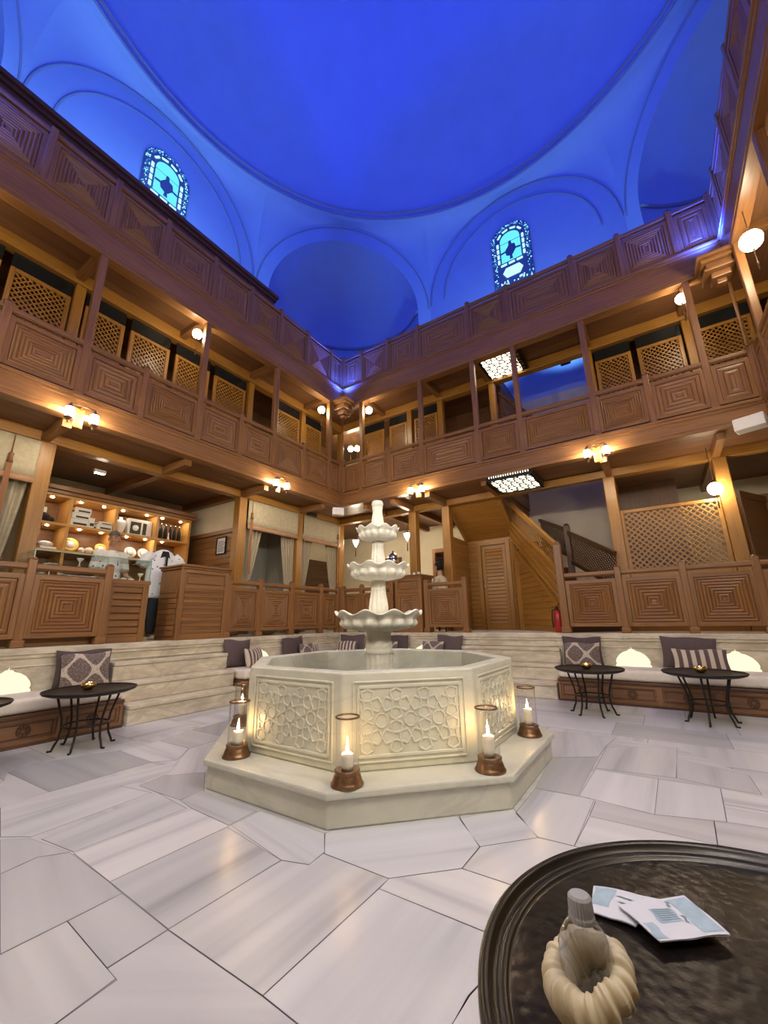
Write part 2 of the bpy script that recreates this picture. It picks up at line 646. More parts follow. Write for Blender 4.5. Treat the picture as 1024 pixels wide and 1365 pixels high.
def tray_metal(name):
    """dark bronze, hammered, rubbed paler in patches"""
    m, t, p, out = nt(name)
    tc = node(t, 'ShaderNodeTexCoord')
    n = node(t, 'ShaderNodeTexNoise')
    setin(n, Scale=5.0, Detail=6.0, Roughness=0.65)
    t.links.new(tc.outputs['Object'], n.inputs['Vector'])
    r = ramp(t, [(0.35, (0.006, 0.0045, 0.0035)), (0.56, (0.013, 0.009, 0.0065)), (0.66, (0.045, 0.034, 0.022)), (0.8, (0.10, 0.09, 0.07))])
    t.links.new(n.outputs[0], r.inputs[0])
    t.links.new(r.outputs[0], p.inputs['Base Color'])
    rr = ramp(t, [(0.4, (0.33, 0.33, 0.33)), (0.7, (0.285, 0.285, 0.285))])
    t.links.new(n.outputs[0], rr.inputs[0])
    t.links.new(rr.outputs[0], p.inputs['Roughness'])
    p.inputs['Metallic'].default_value = 0.35
    p.inputs['Specular IOR Level'].default_value = 0.35
    vo = node(t, 'ShaderNodeTexVoronoi', feature='SMOOTH_F1')
    setin(vo, Scale=46.0)
    t.links.new(tc.outputs['Object'], vo.inputs['Vector'])
    b = node(t, 'ShaderNodeBump')
    setin(b, Strength=0.7, Distance=0.009)
    t.links.new(mathn(t, 'ADD', mathn(t, 'MULTIPLY', n.outputs[0], 0.7), mathn(t, 'MULTIPLY', vo.outputs[0], 0.35)), b.inputs['Height'])
    t.links.new(b.outputs[0], p.inputs['Normal'])
    return m

M = {}
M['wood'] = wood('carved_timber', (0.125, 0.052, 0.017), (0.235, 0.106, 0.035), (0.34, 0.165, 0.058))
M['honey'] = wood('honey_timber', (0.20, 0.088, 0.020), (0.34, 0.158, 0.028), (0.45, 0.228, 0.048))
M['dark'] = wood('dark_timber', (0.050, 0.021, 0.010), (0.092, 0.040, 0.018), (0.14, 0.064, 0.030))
M['board'] = wood('ceiling_boards', (0.11, 0.048, 0.020), (0.185, 0.085, 0.035), (0.25, 0.122, 0.055), 0.5)
M['shelf'] = wood('shelf_timber', (0.40, 0.20, 0.05), (0.56, 0.30, 0.08), (0.66, 0.38, 0.12))
M['bench'] = wood('bench_timber', (0.16, 0.075, 0.035), (0.26, 0.13, 0.065), (0.35, 0.19, 0.10))
M['floor'] = floor_marble('court_marble')
M['joint'] = simple('dark_joint', (0.20, 0.19, 0.19), 0.8)
M['stone'] = stone('honed_limestone', (0.44, 0.38, 0.27), (0.73, 0.655, 0.515), 0.62, 3.2, (1, 1, 3.0), 0.22, (0.42, 0.36, 0.26))
M['basin'] = stone('basin_marble', (0.53, 0.52, 0.41), (0.67, 0.66, 0.545), 0.34, 2.6, (1, 1, 1), 0.03, (0.50, 0.49, 0.42))
M['bowl'] = stone('carved_marble', (0.66, 0.63, 0.52), (0.82, 0.79, 0.69), 0.4, 6.0, (1, 1, 1), 0.05, (0.52, 0.50, 0.42))
M['plaster'] = simple('cream_plaster', (0.70, 0.62, 0.46), 0.85, noise=0.06, nscale=2.0)
M['grey'] = simple('grey_plaster', (0.50, 0.48, 0.42), 0.85, noise=0.08, nscale=2.0)  # tan-grey plaster of the wall behind the first curtains
M['dome'] = simple('blue_lit_dome_plaster', (0.38, 0.47, 0.80), 0.8, noise=0.04, nscale=1.2)  # blue of the floodlights put into the colour of plain white plaster
M['iron'] = simple('black_iron', (0.025, 0.022, 0.02), 0.42, 0.6)
M['darkrim'] = simple('dark_bronze_rim', (0.020, 0.015, 0.010), 0.26, 0.4, noise=0.2, nscale=6)
M['bronze'] = simple('aged_bronze', (0.23, 0.13, 0.07), 0.36, 0.85, noise=0.3, nscale=30)
M['brass'] = simple('polished_brass', (0.75, 0.50, 0.16), 0.25, 1.0)
M['silver'] = simple('silver', (0.75, 0.75, 0.74), 0.18, 1.0)
M['glass'] = thin_glass('lantern_glass', (0.95, 0.95, 0.945), 0.04, 1.5, 1.4, 2.2)
M['case'] = thin_glass('case_glass', (0.86, 0.93, 0.90), 0.02)
M['wax'] = simple('candle_wax', (0.90, 0.82, 0.66), 0.5, noise=0.03)
M['wax'].node_tree.nodes['Principled BSDF'].inputs['Subsurface Weight'].default_value = 0.4
M['wax'].node_tree.nodes['Principled BSDF'].inputs['Subsurface Radius'].default_value = (0.06, 0.03, 0.015)
M['flame'] = emit('candle_flame', (1.0, 0.62, 0.25), 160)
M['ember'] = emit('tealight_flame', (1.0, 0.62, 0.25), 90)
M['bulb'] = emit('sconce_bulb', (1.0, 0.84, 0.60), SCONCE_L)
M['globe'] = emit('globe_bulb', (1.0, 0.84, 0.60), GLOBE_L)
M['pend'] = emit('pendant_glow', (1.0, 0.84, 0.60), PENDANT_L)
M['niche'] = emit('niche_glow', (1.0, 0.86, 0.56), NICHE_L)
M['ceil'] = emit('ceiling_diffuser', (1.0, 0.88, 0.62), CEIL_L)
M['puck'] = emit('shelf_spot', (1.0, 0.84, 0.62), SHOP_L)
M['bled'] = emit('blue_led_lens', (0.05, 0.10, 1.0), 14)
M['cyan'] = emit('daylit_pane', (0.10, 0.56, 0.72), 1.0)
M['cyan2'] = emit('daylit_pale_pane', (0.34, 0.72, 0.80), 1.15)
M['cyan3'] = emit('daylit_deep_pane', (0.05, 0.20, 0.62), 0.7)
M['lead'] = simple('window_tracery', (0.10, 0.13, 0.30), 0.7)
M['plum'] = simple('plum_cloth', (0.078, 0.052, 0.052), 0.85, noise=0.15, nscale=40)
M['plum2'] = simple('slate_plum_cloth', (0.10, 0.069, 0.069), 0.85, noise=0.15, nscale=40)
M['damask'] = damask('damask_cloth', (0.105, 0.072, 0.064), (0.52, 0.44, 0.35), (0.27, 0.21, 0.18))
M['stripe'] = striped('striped_cloth', (0.10, 0.062, 0.06), (0.55, 0.46, 0.37), 6.0)
M['mattress'] = simple('seat_cloth', (0.70, 0.63, 0.54), 0.9, noise=0.07, nscale=12, bump=0.15)
M['curtain'] = simple('curtain_cloth', (0.45, 0.395, 0.28), 0.9, noise=0.12, nscale=14, bump=0.1)
M['band'] = simple('curtain_band', (0.46, 0.26, 0.15), 0.85, noise=0.1, nscale=20)
M['tassel'] = simple('tassel_cord', (0.30, 0.14, 0.07), 0.85)
M['white'] = simple('white_plastic', (0.72, 0.70, 0.66), 0.45)
M['whitecloth'] = simple('white_cloth', (0.80, 0.80, 0.80), 0.85, noise=0.04)
M['print'] = dotted('printed_shirt_cloth', (0.80, 0.80, 0.80), (0.10, 0.11, 0.14), 12.0, 0.16)
M['printblue'] = dotted('printed_cotton', (0.80, 0.81, 0.84), (0.20, 0.23, 0.38), 11.0, 0.12)
M['black'] = simple('black_cloth', (0.012, 0.012, 0.014), 0.8)
M['navy'] = simple('dark_trouser_cloth', (0.03, 0.035, 0.045), 0.85)
M['skin'] = simple('skin', (0.46, 0.25, 0.17), 0.5, noise=0.05)
M['hair'] = simple('grey_hair', (0.10, 0.09, 0.085), 0.6, noise=0.3, nscale=60)
M['hairblack'] = simple('dark_hair', (0.010, 0.008, 0.007), 0.75, spec=0.2)
M['creamstripe'] = striped('cream_striped_blouse', (0.62, 0.54, 0.38), (0.42, 0.36, 0.24), 14.0)
M['yellowglaze'] = simple('yellow_glaze', (0.72, 0.50, 0.10), 0.25)
M['whiteglaze'] = dotted('painted_white_glaze', (0.80, 0.79, 0.75), (0.20, 0.20, 0.22), 40.0, 0.2)
M['redglaze'] = simple('red_paint', (0.35, 0.012, 0.012), 0.3)
M['boxwhite'] = simple('white_card', (0.78, 0.77, 0.74), 0.6)
M['boxblack'] = simple('black_card', (0.03, 0.03, 0.03), 0.5)
M['paper'] = simple('white_paper', (0.70, 0.72, 0.77), 0.7)
M['paperblue'] = simple('blue_print', (0.40, 0.53, 0.62), 0.7, noise=0.12, nscale=60)
M['paperdark'] = simple('grey_blue_print', (0.22, 0.28, 0.34), 0.7)
M['scrunch'] = simple('cream_satin', (0.68, 0.58, 0.38), 0.5, noise=0.06, nscale=20)
M['cap'] = simple('milky_cap', (0.50, 0.50, 0.52), 0.3, trans=0.25)
M['mirror'] = simple('mirror_glass', (0.35, 0.28, 0.22), 0.05, 1.0)
M['water'] = simple('pool_water', (0.10, 0.11, 0.09), 0.05, spec=0.6)
M['darkroom'] = simple('dim_lining', (0.05, 0.032, 0.022), 0.8)
M['pane'] = simple('dark_clerestory_glass', (0.012, 0.014, 0.016), 0.12, spec=0.5)
M['trayiron'] = tray_metal('worn_bronze_tray')

SLABS = [
    ( [(-2.321, 1.168), (-2.302, 1.784), (-1.776, 1.714), (-1.794, 1.148)] , 0.72 ),
    ( [(-2.749, 1.182), (-2.321, 1.168), (-2.306, 1.802), (-2.711, 1.819)] , 0.93 ),
    ( [(-2.306, 1.813), (-2.307, 2.029), (-1.77, 2.031), (-1.641, 1.886), (-1.629, 1.76), (-1.776, 1.714)] , 0.9 ),
    ( [(-3.08, 1.148), (-2.766, 1.188), (-2.744, 1.803), (-3.155, 1.839)] , 0.78 ),
    ( [(-3.31, 1.032), (-3.159, 1.126), (-3.195, 1.815), (-3.524, 1.763), (-3.539, 1.09)] , 0.84 ),
    ( [(-3.814, 1.159), (-3.85, 1.436), (-3.683, 2.299), (-3.448, 2.075), (-3.524, 1.763), (-3.539, 1.09)] , 0.87 ),
    ( [(-4.634, 1.411), (-3.85, 1.436), (-3.865, 2.164), (-4.48, 2.19), (-4.718, 1.634)] , 0.6 ),
    ( [(-4.454, 2.179), (-3.865, 2.164), (-3.718, 2.31), (-3.954, 2.56), (-4.466, 2.561)] , 0.87 ),
    ( [(-4.466, 2.561), (-3.95, 2.568), (-3.989, 2.991), (-4.583, 2.981)] , 0.7 ),
    ( [(-4.583, 2.981), (-3.989, 2.991), (-3.916, 3.258), (-4.649, 3.849)] , 0.55 ),
    ( [(-3.403, 1.836), (-3.449, 2.046), (-3.232, 2.252), (-2.909, 2.034), (-2.9, 1.854), (-3.155, 1.839)] , 0.66 ),
    ( [(-3.947, 2.558), (-3.986, 2.98), (-3.425, 2.516), (-3.232, 2.252), (-3.434, 2.055)] , 0.85 ),
    ( [(-2.899, 1.85), (-2.918, 2.028), (-2.324, 2.019), (-2.314, 1.808), (-2.711, 1.819)] , 0.77 ),
    ( [(-2.191, 0.751), (-2.181, 1.158), (-2.321, 1.168), (-2.778, 1.176), (-2.868, 1.067), (-2.838, 0.913)] , 0.71 ),
    ( [(-3.266, 1.021), (-3.138, 1.119), (-2.783, 1.178), (-2.868, 1.067), (-2.846, 0.915)] , 0.74 ),
    ( [(-2.184, 1.159), (-1.792, 1.147), (-1.792, 0.932), (-2.183, 0.954)] , 0.74 ),
    ( [(-2.191, 0.751), (-2.183, 0.954), (-1.718, 0.928), (-1.698, 0.754), (-1.737, 0.547), (-2.272, 0.595)] , 0.79 ),
    ( [(-1.698, 0.754), (-1.712, 0.928), (-1.791, 0.932), (-1.79, 1.146), (-1.249, 1.149), (-1.062, 1.14), (-0.917, 0.991), (-1.641, 0.528)] , 0.81 ),
    ( [(-1.79, 1.146), (-1.776, 1.714), (-1.63, 1.759), (-1.635, 1.873), (-1.236, 1.872), (-1.249, 1.149)] , 0.82 ),
    ( [(-1.77, 2.031), (-1.758, 2.068), (-1.218, 2.624), (-0.983, 2.352), (-0.985, 2.125), (-1.24, 1.872), (-1.635, 1.873)] , 0.88 ),
    ( [(-1.206, 2.586), (-0.964, 2.887), (-0.75, 2.605), (-0.983, 2.352)] , 0.85 ),
    ( [(-0.985, 2.124), (-0.982, 2.352), (-0.751, 2.602), (-0.502, 2.616), (-0.69, 2.124)] , 0.87 ),
    ( [(-1.24, 1.872), (-0.985, 2.124), (-0.722, 2.122), (-0.602, 1.798), (-0.769, 1.789), (-1.237, 1.789)] , 0.93 ),
    ( [(-1.237, 1.788), (-0.769, 1.789), (-0.629, 1.798), (-0.696, 1.5), (-0.698, 1.395), (-0.71, 1.247), (-1.062, 1.14), (-1.249, 1.149)] , 0.9 ),
    ( [(-0.696, 1.5), (-0.629, 1.798), (-0.391, 1.45), (-0.71, 1.247)] , 0.87 ),
    ( [(-0.93, 3.278), (-0.558, 3.288), (-0.57, 2.616), (-0.753, 2.61), (-0.938, 2.825)] , 0.87 ),
    ( [(-0.977, 4.003), (-0.645, 4.236), (-0.658, 3.296), (-0.93, 3.278)] , 0.66 ),
    ( [(-0.625, 3.897), (-0.212, 3.905), (-0.226, 3.243), (-0.652, 3.3)] , 0.95 ),
    ( [(-0.549, 3.267), (-0.226, 3.243), (0.062, 3.325), (0.053, 3.014), (-0.552, 3.021)] , 0.76 ),
    ( [(-0.551, 3.01), (0.053, 3.014), (0.195, 2.915), (-0.139, 2.569), (-0.57, 2.616)] , 0.95 ),
    ( [(-0.212, 3.905), (0.145, 3.929), (0.122, 3.347), (-0.226, 3.243)] , 0.85 ),
    ( [(0.145, 3.929), (0.384, 3.888), (0.545, 3.882), (0.497, 3.641), (0.135, 3.632)] , 0.92 ),
    ( [(0.134, 3.619), (0.494, 3.629), (0.446, 3.387), (0.122, 3.347)] , 0.9 ),
    ( [(0.062, 3.32), (0.121, 3.335), (0.443, 3.376), (0.403, 3.045), (0.053, 3.014)] , 0.77 ),
    ( [(-0.615, 4.586), (-0.077, 4.863), (-0.103, 3.996), (-0.629, 3.928)] , 0.8 ),
    ( [(-0.09, 4.52), (0.349, 4.328), (0.361, 3.929), (0.144, 3.943), (-0.102, 4.005)] , 0.75 ),
    ( [(-1.178, 4.922), (-0.573, 4.947), (-0.623, 4.581), (-0.645, 4.236), (-0.979, 4.015)] , 0.87 ),
]

# ------------------------------------------------------------------ floor of the court
def inset(poly, d):
    cx = sum(p[0] for p in poly) / len(poly)
    cy = sum(p[1] for p in poly) / len(poly)
    out = []
    for x, y in poly:
        r = math.hypot(x - cx, y - cy)
        k = max(0.2, (r - d) / r)
        out.append((cx + (x - cx) * k, cy + (y - cy) * k))
    return out

def make_floor():
    mb = MB()
    tones = []
    x0, x1, y0, y1 = XL - 0.05, XR + 0.05, YF - 0.05, YB + 0.05
    mb.add([(x0, y0, -0.02), (x1, y0, -0.02), (x1, y1, -0.02), (x0, y1, -0.02)], [[0, 1, 2, 3]], [[(0, 0)] * 4], 1)
    tones.append((1, 1, 1, 1))
    mb.add([(x0, y0, -0.0015), (x1, y0, -0.0015), (x1, y1, -0.0015), (x0, y1, -0.0015)], [[0, 1, 2, 3]], [[(0, 0)] * 4], 1)
    tones.append((1, 1, 1, 1))

    def slab(poly, z, tone, along):
        e = Vector((cos(along), sin(along)))
        ou, ov = RND.uniform(0, 60), RND.uniform(0, 60)
        uv = [(ou + p[0] * e.x + p[1] * e.y, ov - p[0] * e.y + p[1] * e.x) for p in poly]
        mb.add([(p[0], p[1], z) for p in poly], [list(range(len(poly)))], [uv], 0)
        w = RND.uniform(-0.012, 0.012)
        tones.append((tone + w, tone, tone - w, 1))
    y = y0
    while y < y1:
        h = RND.choice([0.42, 0.5, 0.58, 0.68])
        x = x0 - RND.uniform(0, 0.8)
        while x < x1:
            w = RND.uniform(0.75, 1.5)
            a, b = max(x, x0), min(x + w, x1)
            if b - a > 0.05:
                tone = RND.choice([0.92, 0.88, 0.84, 0.80, 0.72, 0.66])
                slab([(a + .002, y + .002), (b - .002, y + .002), (b - .002, min(y + h, y1) - .002), (a + .002, min(y + h, y1) - .002)], 0.0, tone,
                     0 if RND.random() < 0.75 else pi / 2)
            x += w
        y += h
    P = sorted(set(p for poly, _ in SLABS for p in poly))
    def half(pts):
        h = []
        for p in pts:
            while len(h) > 1 and (h[-1][0] - h[-2][0]) * (p[1] - h[-2][1]) - (h[-1][1] - h[-2][1]) * (p[0] - h[-2][0]) <= 0:
                h.pop()
            h.append(p)
        return h[:-1]
    slab(half(P) + half(P[::-1]), 0.0003, 0.82, 0.1)
    for poly, tone in SLABS:
        mb.add([(p[0], p[1], 0.0006) for p in inset(poly, -0.002)], [list(range(len(poly)))], [[(0, 0)] * len(poly)], 1)
        tones.append((1, 1, 1, 1))
        best, ang = 0, 0
        for i in range(len(poly)):
            a, b = poly[i], poly[(i + 1) % len(poly)]
            L = math.hypot(b[0] - a[0], b[1] - a[1])
            if L > best:
                best, ang = L, atan2(b[1] - a[1], b[0] - a[0])
        slab(inset(poly, 0.0035), 0.0012, tone, ang)
    o = build('floor', mb, [M['floor'], M['joint']], origin=(0, 0, 0), fix=False)
    at = o.data.attributes.new('tone', 'FLOAT_COLOR', 'FACE')
    at.data.foreach_set('color', [c for t in tones for c in t])
    tag(o, 'pale marble slab floor of the court', 'floor', None, 'structure')

make_floor()

# ------------------------------------------------------------------ stone platform round the court
SPAN = {'left': (WY0, WY1), 'right': (WY0, WY1), 'back': (XL, XR), 'front': (XL, XR)}
DEEP = {'left': XL - WX0, 'right': WX1 - XR, 'back': WY1 - YB, 'front': YF - WY0}
for side in ('left', 'back', 'right', 'front'):
    a, b = SPAN[side]
    mb = MB(wall_frame(side))
    la, lb = (YF, YB) if side in ('left', 'right') else (a, b)
    mb.box(a, b, 0, DEEP[side], -0.02, ZP - 0.075)
    mb.box(la, lb, -0.035, DEEP[side] if side in ('back', 'front') else 0.5, ZP - 0.075, ZP)
    if side in ('left', 'right'):
        mb.box(a, b, 0.5, DEEP[side], ZP - 0.075, ZP)
    mb.box(la, lb, -0.02, 0.02, ZP - 0.115, ZP - 0.075)
    mb.box(la, lb, -0.014, 0.02, ZP - 0.21, ZP - 0.19)
    struct('platform_' + side, mb, M['stone'], 'worn limestone ledge of the raised platform, %s side' % side, 'platform', bevel=0.008)

# ------------------------------------------------------------------ outer walls and the octagon carrying the dome
for side, bx in (('left', (WX0 - .3, WX0, WY0 - .3, WY1 + .3)), ('right', (WX1, WX1 + .3, WY0 - .3, WY1 + .3)),
                 ('back', (WX0, WX1, WY1, WY1 + .3)), ('front', (WX0, WX1, WY0 - .3, WY0))):
    mb = MB()
    mb.box(*bx, -0.02, Z2)
    struct('wall_' + side, mb, M['plaster'], 'cream plastered %s wall of the hall' % side, 'wall')

HALF = HW * math.tan(pi / 8)
ZA = 11.5
def face_frame(k):
    al = k * pi / 4
    n = Vector((-cos(al), -sin(al), 0))
    e = Vector((-sin(al), cos(al), 0))
    c = Vector((HX, HY, 0)) - n * HW
    return c, e, n

M['mold'] = simple('groove_shade_moulding', (0.27, 0.31, 0.48), 0.8)  # shade of the grooves put into the colour, darker than the plaster around
wall_mb, niche_mb, mold_mb = MB(), MB(), MB()
for k in range(8):
    c, e, n = face_frame(k)
    if k % 2 == 0:
        wall_mb.grid(lambda u, v: tuple(c + e * (HALF * (2 * u - 1)) + Vector((0, 0, Z2 + (ZA + sqrt(max(0, HALF ** 2 - (HALF * (2 * u - 1)) ** 2)) - Z2) * v))), 48, 4, smooth=False)
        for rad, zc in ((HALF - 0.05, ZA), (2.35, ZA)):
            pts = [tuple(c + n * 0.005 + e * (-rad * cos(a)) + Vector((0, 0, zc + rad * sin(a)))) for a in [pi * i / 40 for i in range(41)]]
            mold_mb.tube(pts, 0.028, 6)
    else:
        R0, ZC = 2.45, 11.25
        def opening(t):
            if t < 0.2:
                return (-R0, Z2 + (ZC - Z2) * t / 0.2)
            if t > 0.8:
                return (R0, Z2 + (ZC - Z2) * (1 - t) / 0.2)
            a = pi * (t - 0.2) / 0.6
            return (-R0 * cos(a), ZC + R0 * sin(a))
        def outer(t):
            if t < 0.2:
                return (-HALF, Z2 + (ZA - Z2) * t / 0.2)
            if t > 0.8:
                return (HALF, Z2 + (ZA - Z2) * (1 - t) / 0.2)
            a = pi * (t - 0.2) / 0.6
            return (-HALF * cos(a), ZA + HALF * sin(a))
        def fn(u, v):
            a, b = opening(u), outer(u)
            return tuple(c + e * (a[0] + (b[0] - a[0]) * v) + Vector((0, 0, a[1] + (b[1] - a[1]) * v)))
        wall_mb.grid(fn, 60, 2, smooth=False)
        niche_mb.grid(lambda u, v: tuple(c + e * (-R0 * cos(pi * u)) - n * (R0 * sin(pi * u)) + Vector((0, 0, Z2 + (ZC - Z2) * v))), 32, 4)
        niche_mb.grid(lambda u, v: tuple(c + e * (-R0 * cos(pi * u) * cos(pi / 2 * v)) - n * (R0 * sin(pi * u) * cos(pi / 2 * v)) + Vector((0, 0, ZC + R0 * sin(pi / 2 * v)))), 32, 16)
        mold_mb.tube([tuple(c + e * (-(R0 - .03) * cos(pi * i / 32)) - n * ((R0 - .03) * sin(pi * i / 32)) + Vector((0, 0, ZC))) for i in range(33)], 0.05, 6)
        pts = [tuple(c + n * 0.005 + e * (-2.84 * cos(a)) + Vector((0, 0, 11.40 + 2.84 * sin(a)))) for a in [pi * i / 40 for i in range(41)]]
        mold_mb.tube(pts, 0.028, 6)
    def pend(u, v):
        x = HALF * (2 * u - 1)
        p = c + e * x
        z0 = ZA + sqrt(max(0, HALF ** 2 - x * x))
        q = Vector((p.x - HX, p.y - HY))
        r0 = q.length
        q.normalize()
        r = r0 + (RRING - r0) * (1 - cos(v * pi / 2)) if r0 > 7.02 else r0 + (RRING - r0) * v
        return (HX + q.x * r, HY + q.y * r, z0 + (ZRING - z0) * (sin(v * pi / 2) if r0 > 7.02 else v))
    wall_mb.grid(pend, 48, 8, smooth=True)
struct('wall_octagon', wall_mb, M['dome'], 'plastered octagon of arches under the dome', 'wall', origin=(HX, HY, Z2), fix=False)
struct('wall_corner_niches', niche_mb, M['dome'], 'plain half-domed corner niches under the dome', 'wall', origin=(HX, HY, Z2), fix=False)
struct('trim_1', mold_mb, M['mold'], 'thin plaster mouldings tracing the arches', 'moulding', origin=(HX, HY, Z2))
mb = MB()
for rr, zz in ((6.58, 0.01), (6.66, 0.17), (6.58, 0.29)):
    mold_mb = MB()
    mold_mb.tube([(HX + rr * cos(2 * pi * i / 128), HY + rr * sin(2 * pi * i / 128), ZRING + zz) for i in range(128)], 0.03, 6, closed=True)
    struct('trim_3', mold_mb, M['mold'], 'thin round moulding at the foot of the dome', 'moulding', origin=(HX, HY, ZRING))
prof = [(RRING, ZRING), (6.60, ZRING + .02), (6.58, ZRING + .10), (6.68, ZRING + .13), (6.68, ZRING + .22), (6.60, ZRING + .26)]
mb.lathe(prof, 128, (HX, HY, 0), smooth=False)
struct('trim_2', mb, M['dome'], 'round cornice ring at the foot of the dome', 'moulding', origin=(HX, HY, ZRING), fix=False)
mb = MB()
mb.lathe([(6.60 * cos(a), ZRING + 0.26 + 5.9 * sin(a)) for a in [pi / 2 * i / 28 for i in range(28)]] + [(0.0, ZRING + 6.16)], 96, (HX, HY, 0))
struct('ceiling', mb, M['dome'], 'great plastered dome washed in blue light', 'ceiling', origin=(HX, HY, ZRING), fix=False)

# ------------------------------------------------------------------ gallery floors, beams, posts
STA = {  # stations of posts along each front
    'left': [-0.45, 0.10, 0.95, 1.80, 2.60, 3.52, 4.37, 5.18, 6.03, 6.88, YB],
    'right': [-0.45, 0.10, 0.95, 1.80, 2.60, 3.52, 4.37, 5.18, 6.03, 6.88, YB],
    'back': [XL, -5.47, -4.66, -3.82, -2.56, -1.70, -0.44, 0.36, 1.14, XR],
}
FULL = {'left': [0.10, 1.80, 3.52, 5.18, 6.88], 'right': [0.10, 1.80, 3.52, 5.18, 6.88], 'back': [-5.47, -3.82, -2.56, -1.70, -0.44, 1.14]}
INNER = {'left': [0.10, 1.85, 5.22, 6.88, 8.45], 'right': [0.10, 1.85, 5.22, 6.88, 8.45], 'back': [-4.70, -3.82, -2.50, -0.46, 1.18]}
NOT_BELOW = [-2.50]            # the stair door stands here on the ground floor
SETB = {'left': LIN, 'right': LIN, 'back': BIN, 'front': BIN}
OPEN = (-2.46, -0.50)          # stair well behind the inner posts of the back gallery

for side in ('left', 'back', 'right', 'front'):
    fr = wall_frame(side)
    a, b = SPAN[side]
    deep = DEEP[side]
    for lev, (zc, zt) in enumerate(((3.84, Z1), (6.64, Z2))):
        mb = MB(fr)
        aa, bb = (a, b) if side in ('left', 'right') else (a - 0.18, b + 0.18)
        d = 0.18
        while d < deep - 0.01:
            w = min(0.27, deep - d)
            spans = [(aa, bb)]
            if side == 'back' and d + w > BIN + 0.05:
                spans = [(aa, OPEN[0]), (OPEN[1], bb)]
            for s0, s1 in spans:
                mb.box(s0, s1, d + 0.002, d + w - 0.002, zc, zc + 0.03)
            d += w
        if side == 'back':
            mb.box(aa, bb, 0.18, BIN + 0.1, zc + 0.03, zt, 1)
            mb.box(aa, OPEN[0], BIN + 0.1, deep, zc + 0.03, zt, 1)
            mb.box(OPEN[1], bb, BIN + 0.1, deep, zc + 0.03, zt, 1)
        else:
            mb.box(aa, bb, 0.18, deep, zc + 0.03, zt, 1)
        struct('gallery_floor_' + side, mb, [M['board'], M['wood']], 'boarded floor of the %s gallery, %s side' % (('lower', 'upper')[lev], side), 'gallery floor')
        # outer beam with mouldings
        la, lb = (YF, YB) if side in ('left', 'right') else (XL, XR)
        mb = MB(fr)
        z0 = (3.80, 6.43)[lev]
        mb.box(la - 0.0, lb + 0.0, 0.0, 0.18, z0, zt - 0.03)
        mb.box(la, lb, -0.035, 0.18, zt - 0.03, zt + 0.015)
        mb.box(la, lb, -0.018, 0.02, zt - 0.075, zt - 0.03)
        mb.box(la, lb, -0.012, 0.02, z0 + 0.06, z0 + 0.085)
        struct('outer_beam_' + side, mb, M['wood'], 'front beam of the %s gallery, %s side' % (('lower', 'upper')[lev], side), 'beam', bevel=0.006)
        # inner beam
        zb = (3.69, 6.43)[lev]
        sb = SETB[side]
        ia, ib = (la - sb, lb + sb)
        mb = MB(fr)
        mb.box(ia - 0.08, ib + 0.08, sb - 0.09, sb + 0.09, zb, zc)
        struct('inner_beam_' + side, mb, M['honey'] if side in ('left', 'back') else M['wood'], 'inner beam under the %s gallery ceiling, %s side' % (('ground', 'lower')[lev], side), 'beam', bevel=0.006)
        if side == 'front':
            continue
        # joists across the walkway, carried on into the rooms on the ground floor
        for s in (FULL[side] + [q for q in INNER[side] if lev == 0 and all(abs(q - w) > 0.16 for w in FULL[side])]):
            if side == 'back' and OPEN[0] - 0.2 < s < OPEN[1] - 0.2 and lev == 0 and abs(s + 1.7) < 0.1:
                continue
            mb = MB(fr)
            mb.box(s - 0.055, s + 0.055, 0.18, sb - 0.09, zc - 0.14, zc)
            if lev == 0 and not (side == 'back' and OPEN[0] < s < OPEN[1]):
                mb.box(s - 0.06, s + 0.06, sb + 0.09, deep, zc - 0.15, zc)
            struct('ceiling_joist', mb, M['wood'], 'ceiling joist across the %s gallery walkway' % side, 'beam', bevel=0.005)
        for s in INNER[side]:
            if lev == 0 and side == 'back' and s in NOT_BELOW:
                continue
            mb = MB(fr)
            w = 0.095 if lev == 0 else 0.07
            z0 = ZP if lev == 0 else Z1
            mb.box(s - w, s + w, sb - w, sb + w, z0, zb)
            struct('timber_column', mb, M['honey'], 'square timber post of the inner row, %s side' % side, 'column', bevel=0.012)
    if side == 'front':
        continue
    for s in FULL[side]:
        mb = MB(fr)
        mb.box(s - 0.05, s + 0.05, 0.01, 0.11, Z1, 6.43)
        mb.box(s - 0.056, s + 0.056, 0.0, 0.115, Z1, Z1 + 0.1)
        struct('gallery_column', mb, M['wood'], 'slender front post of the lower gallery, %s side' % side, 'column', bevel=0.012)

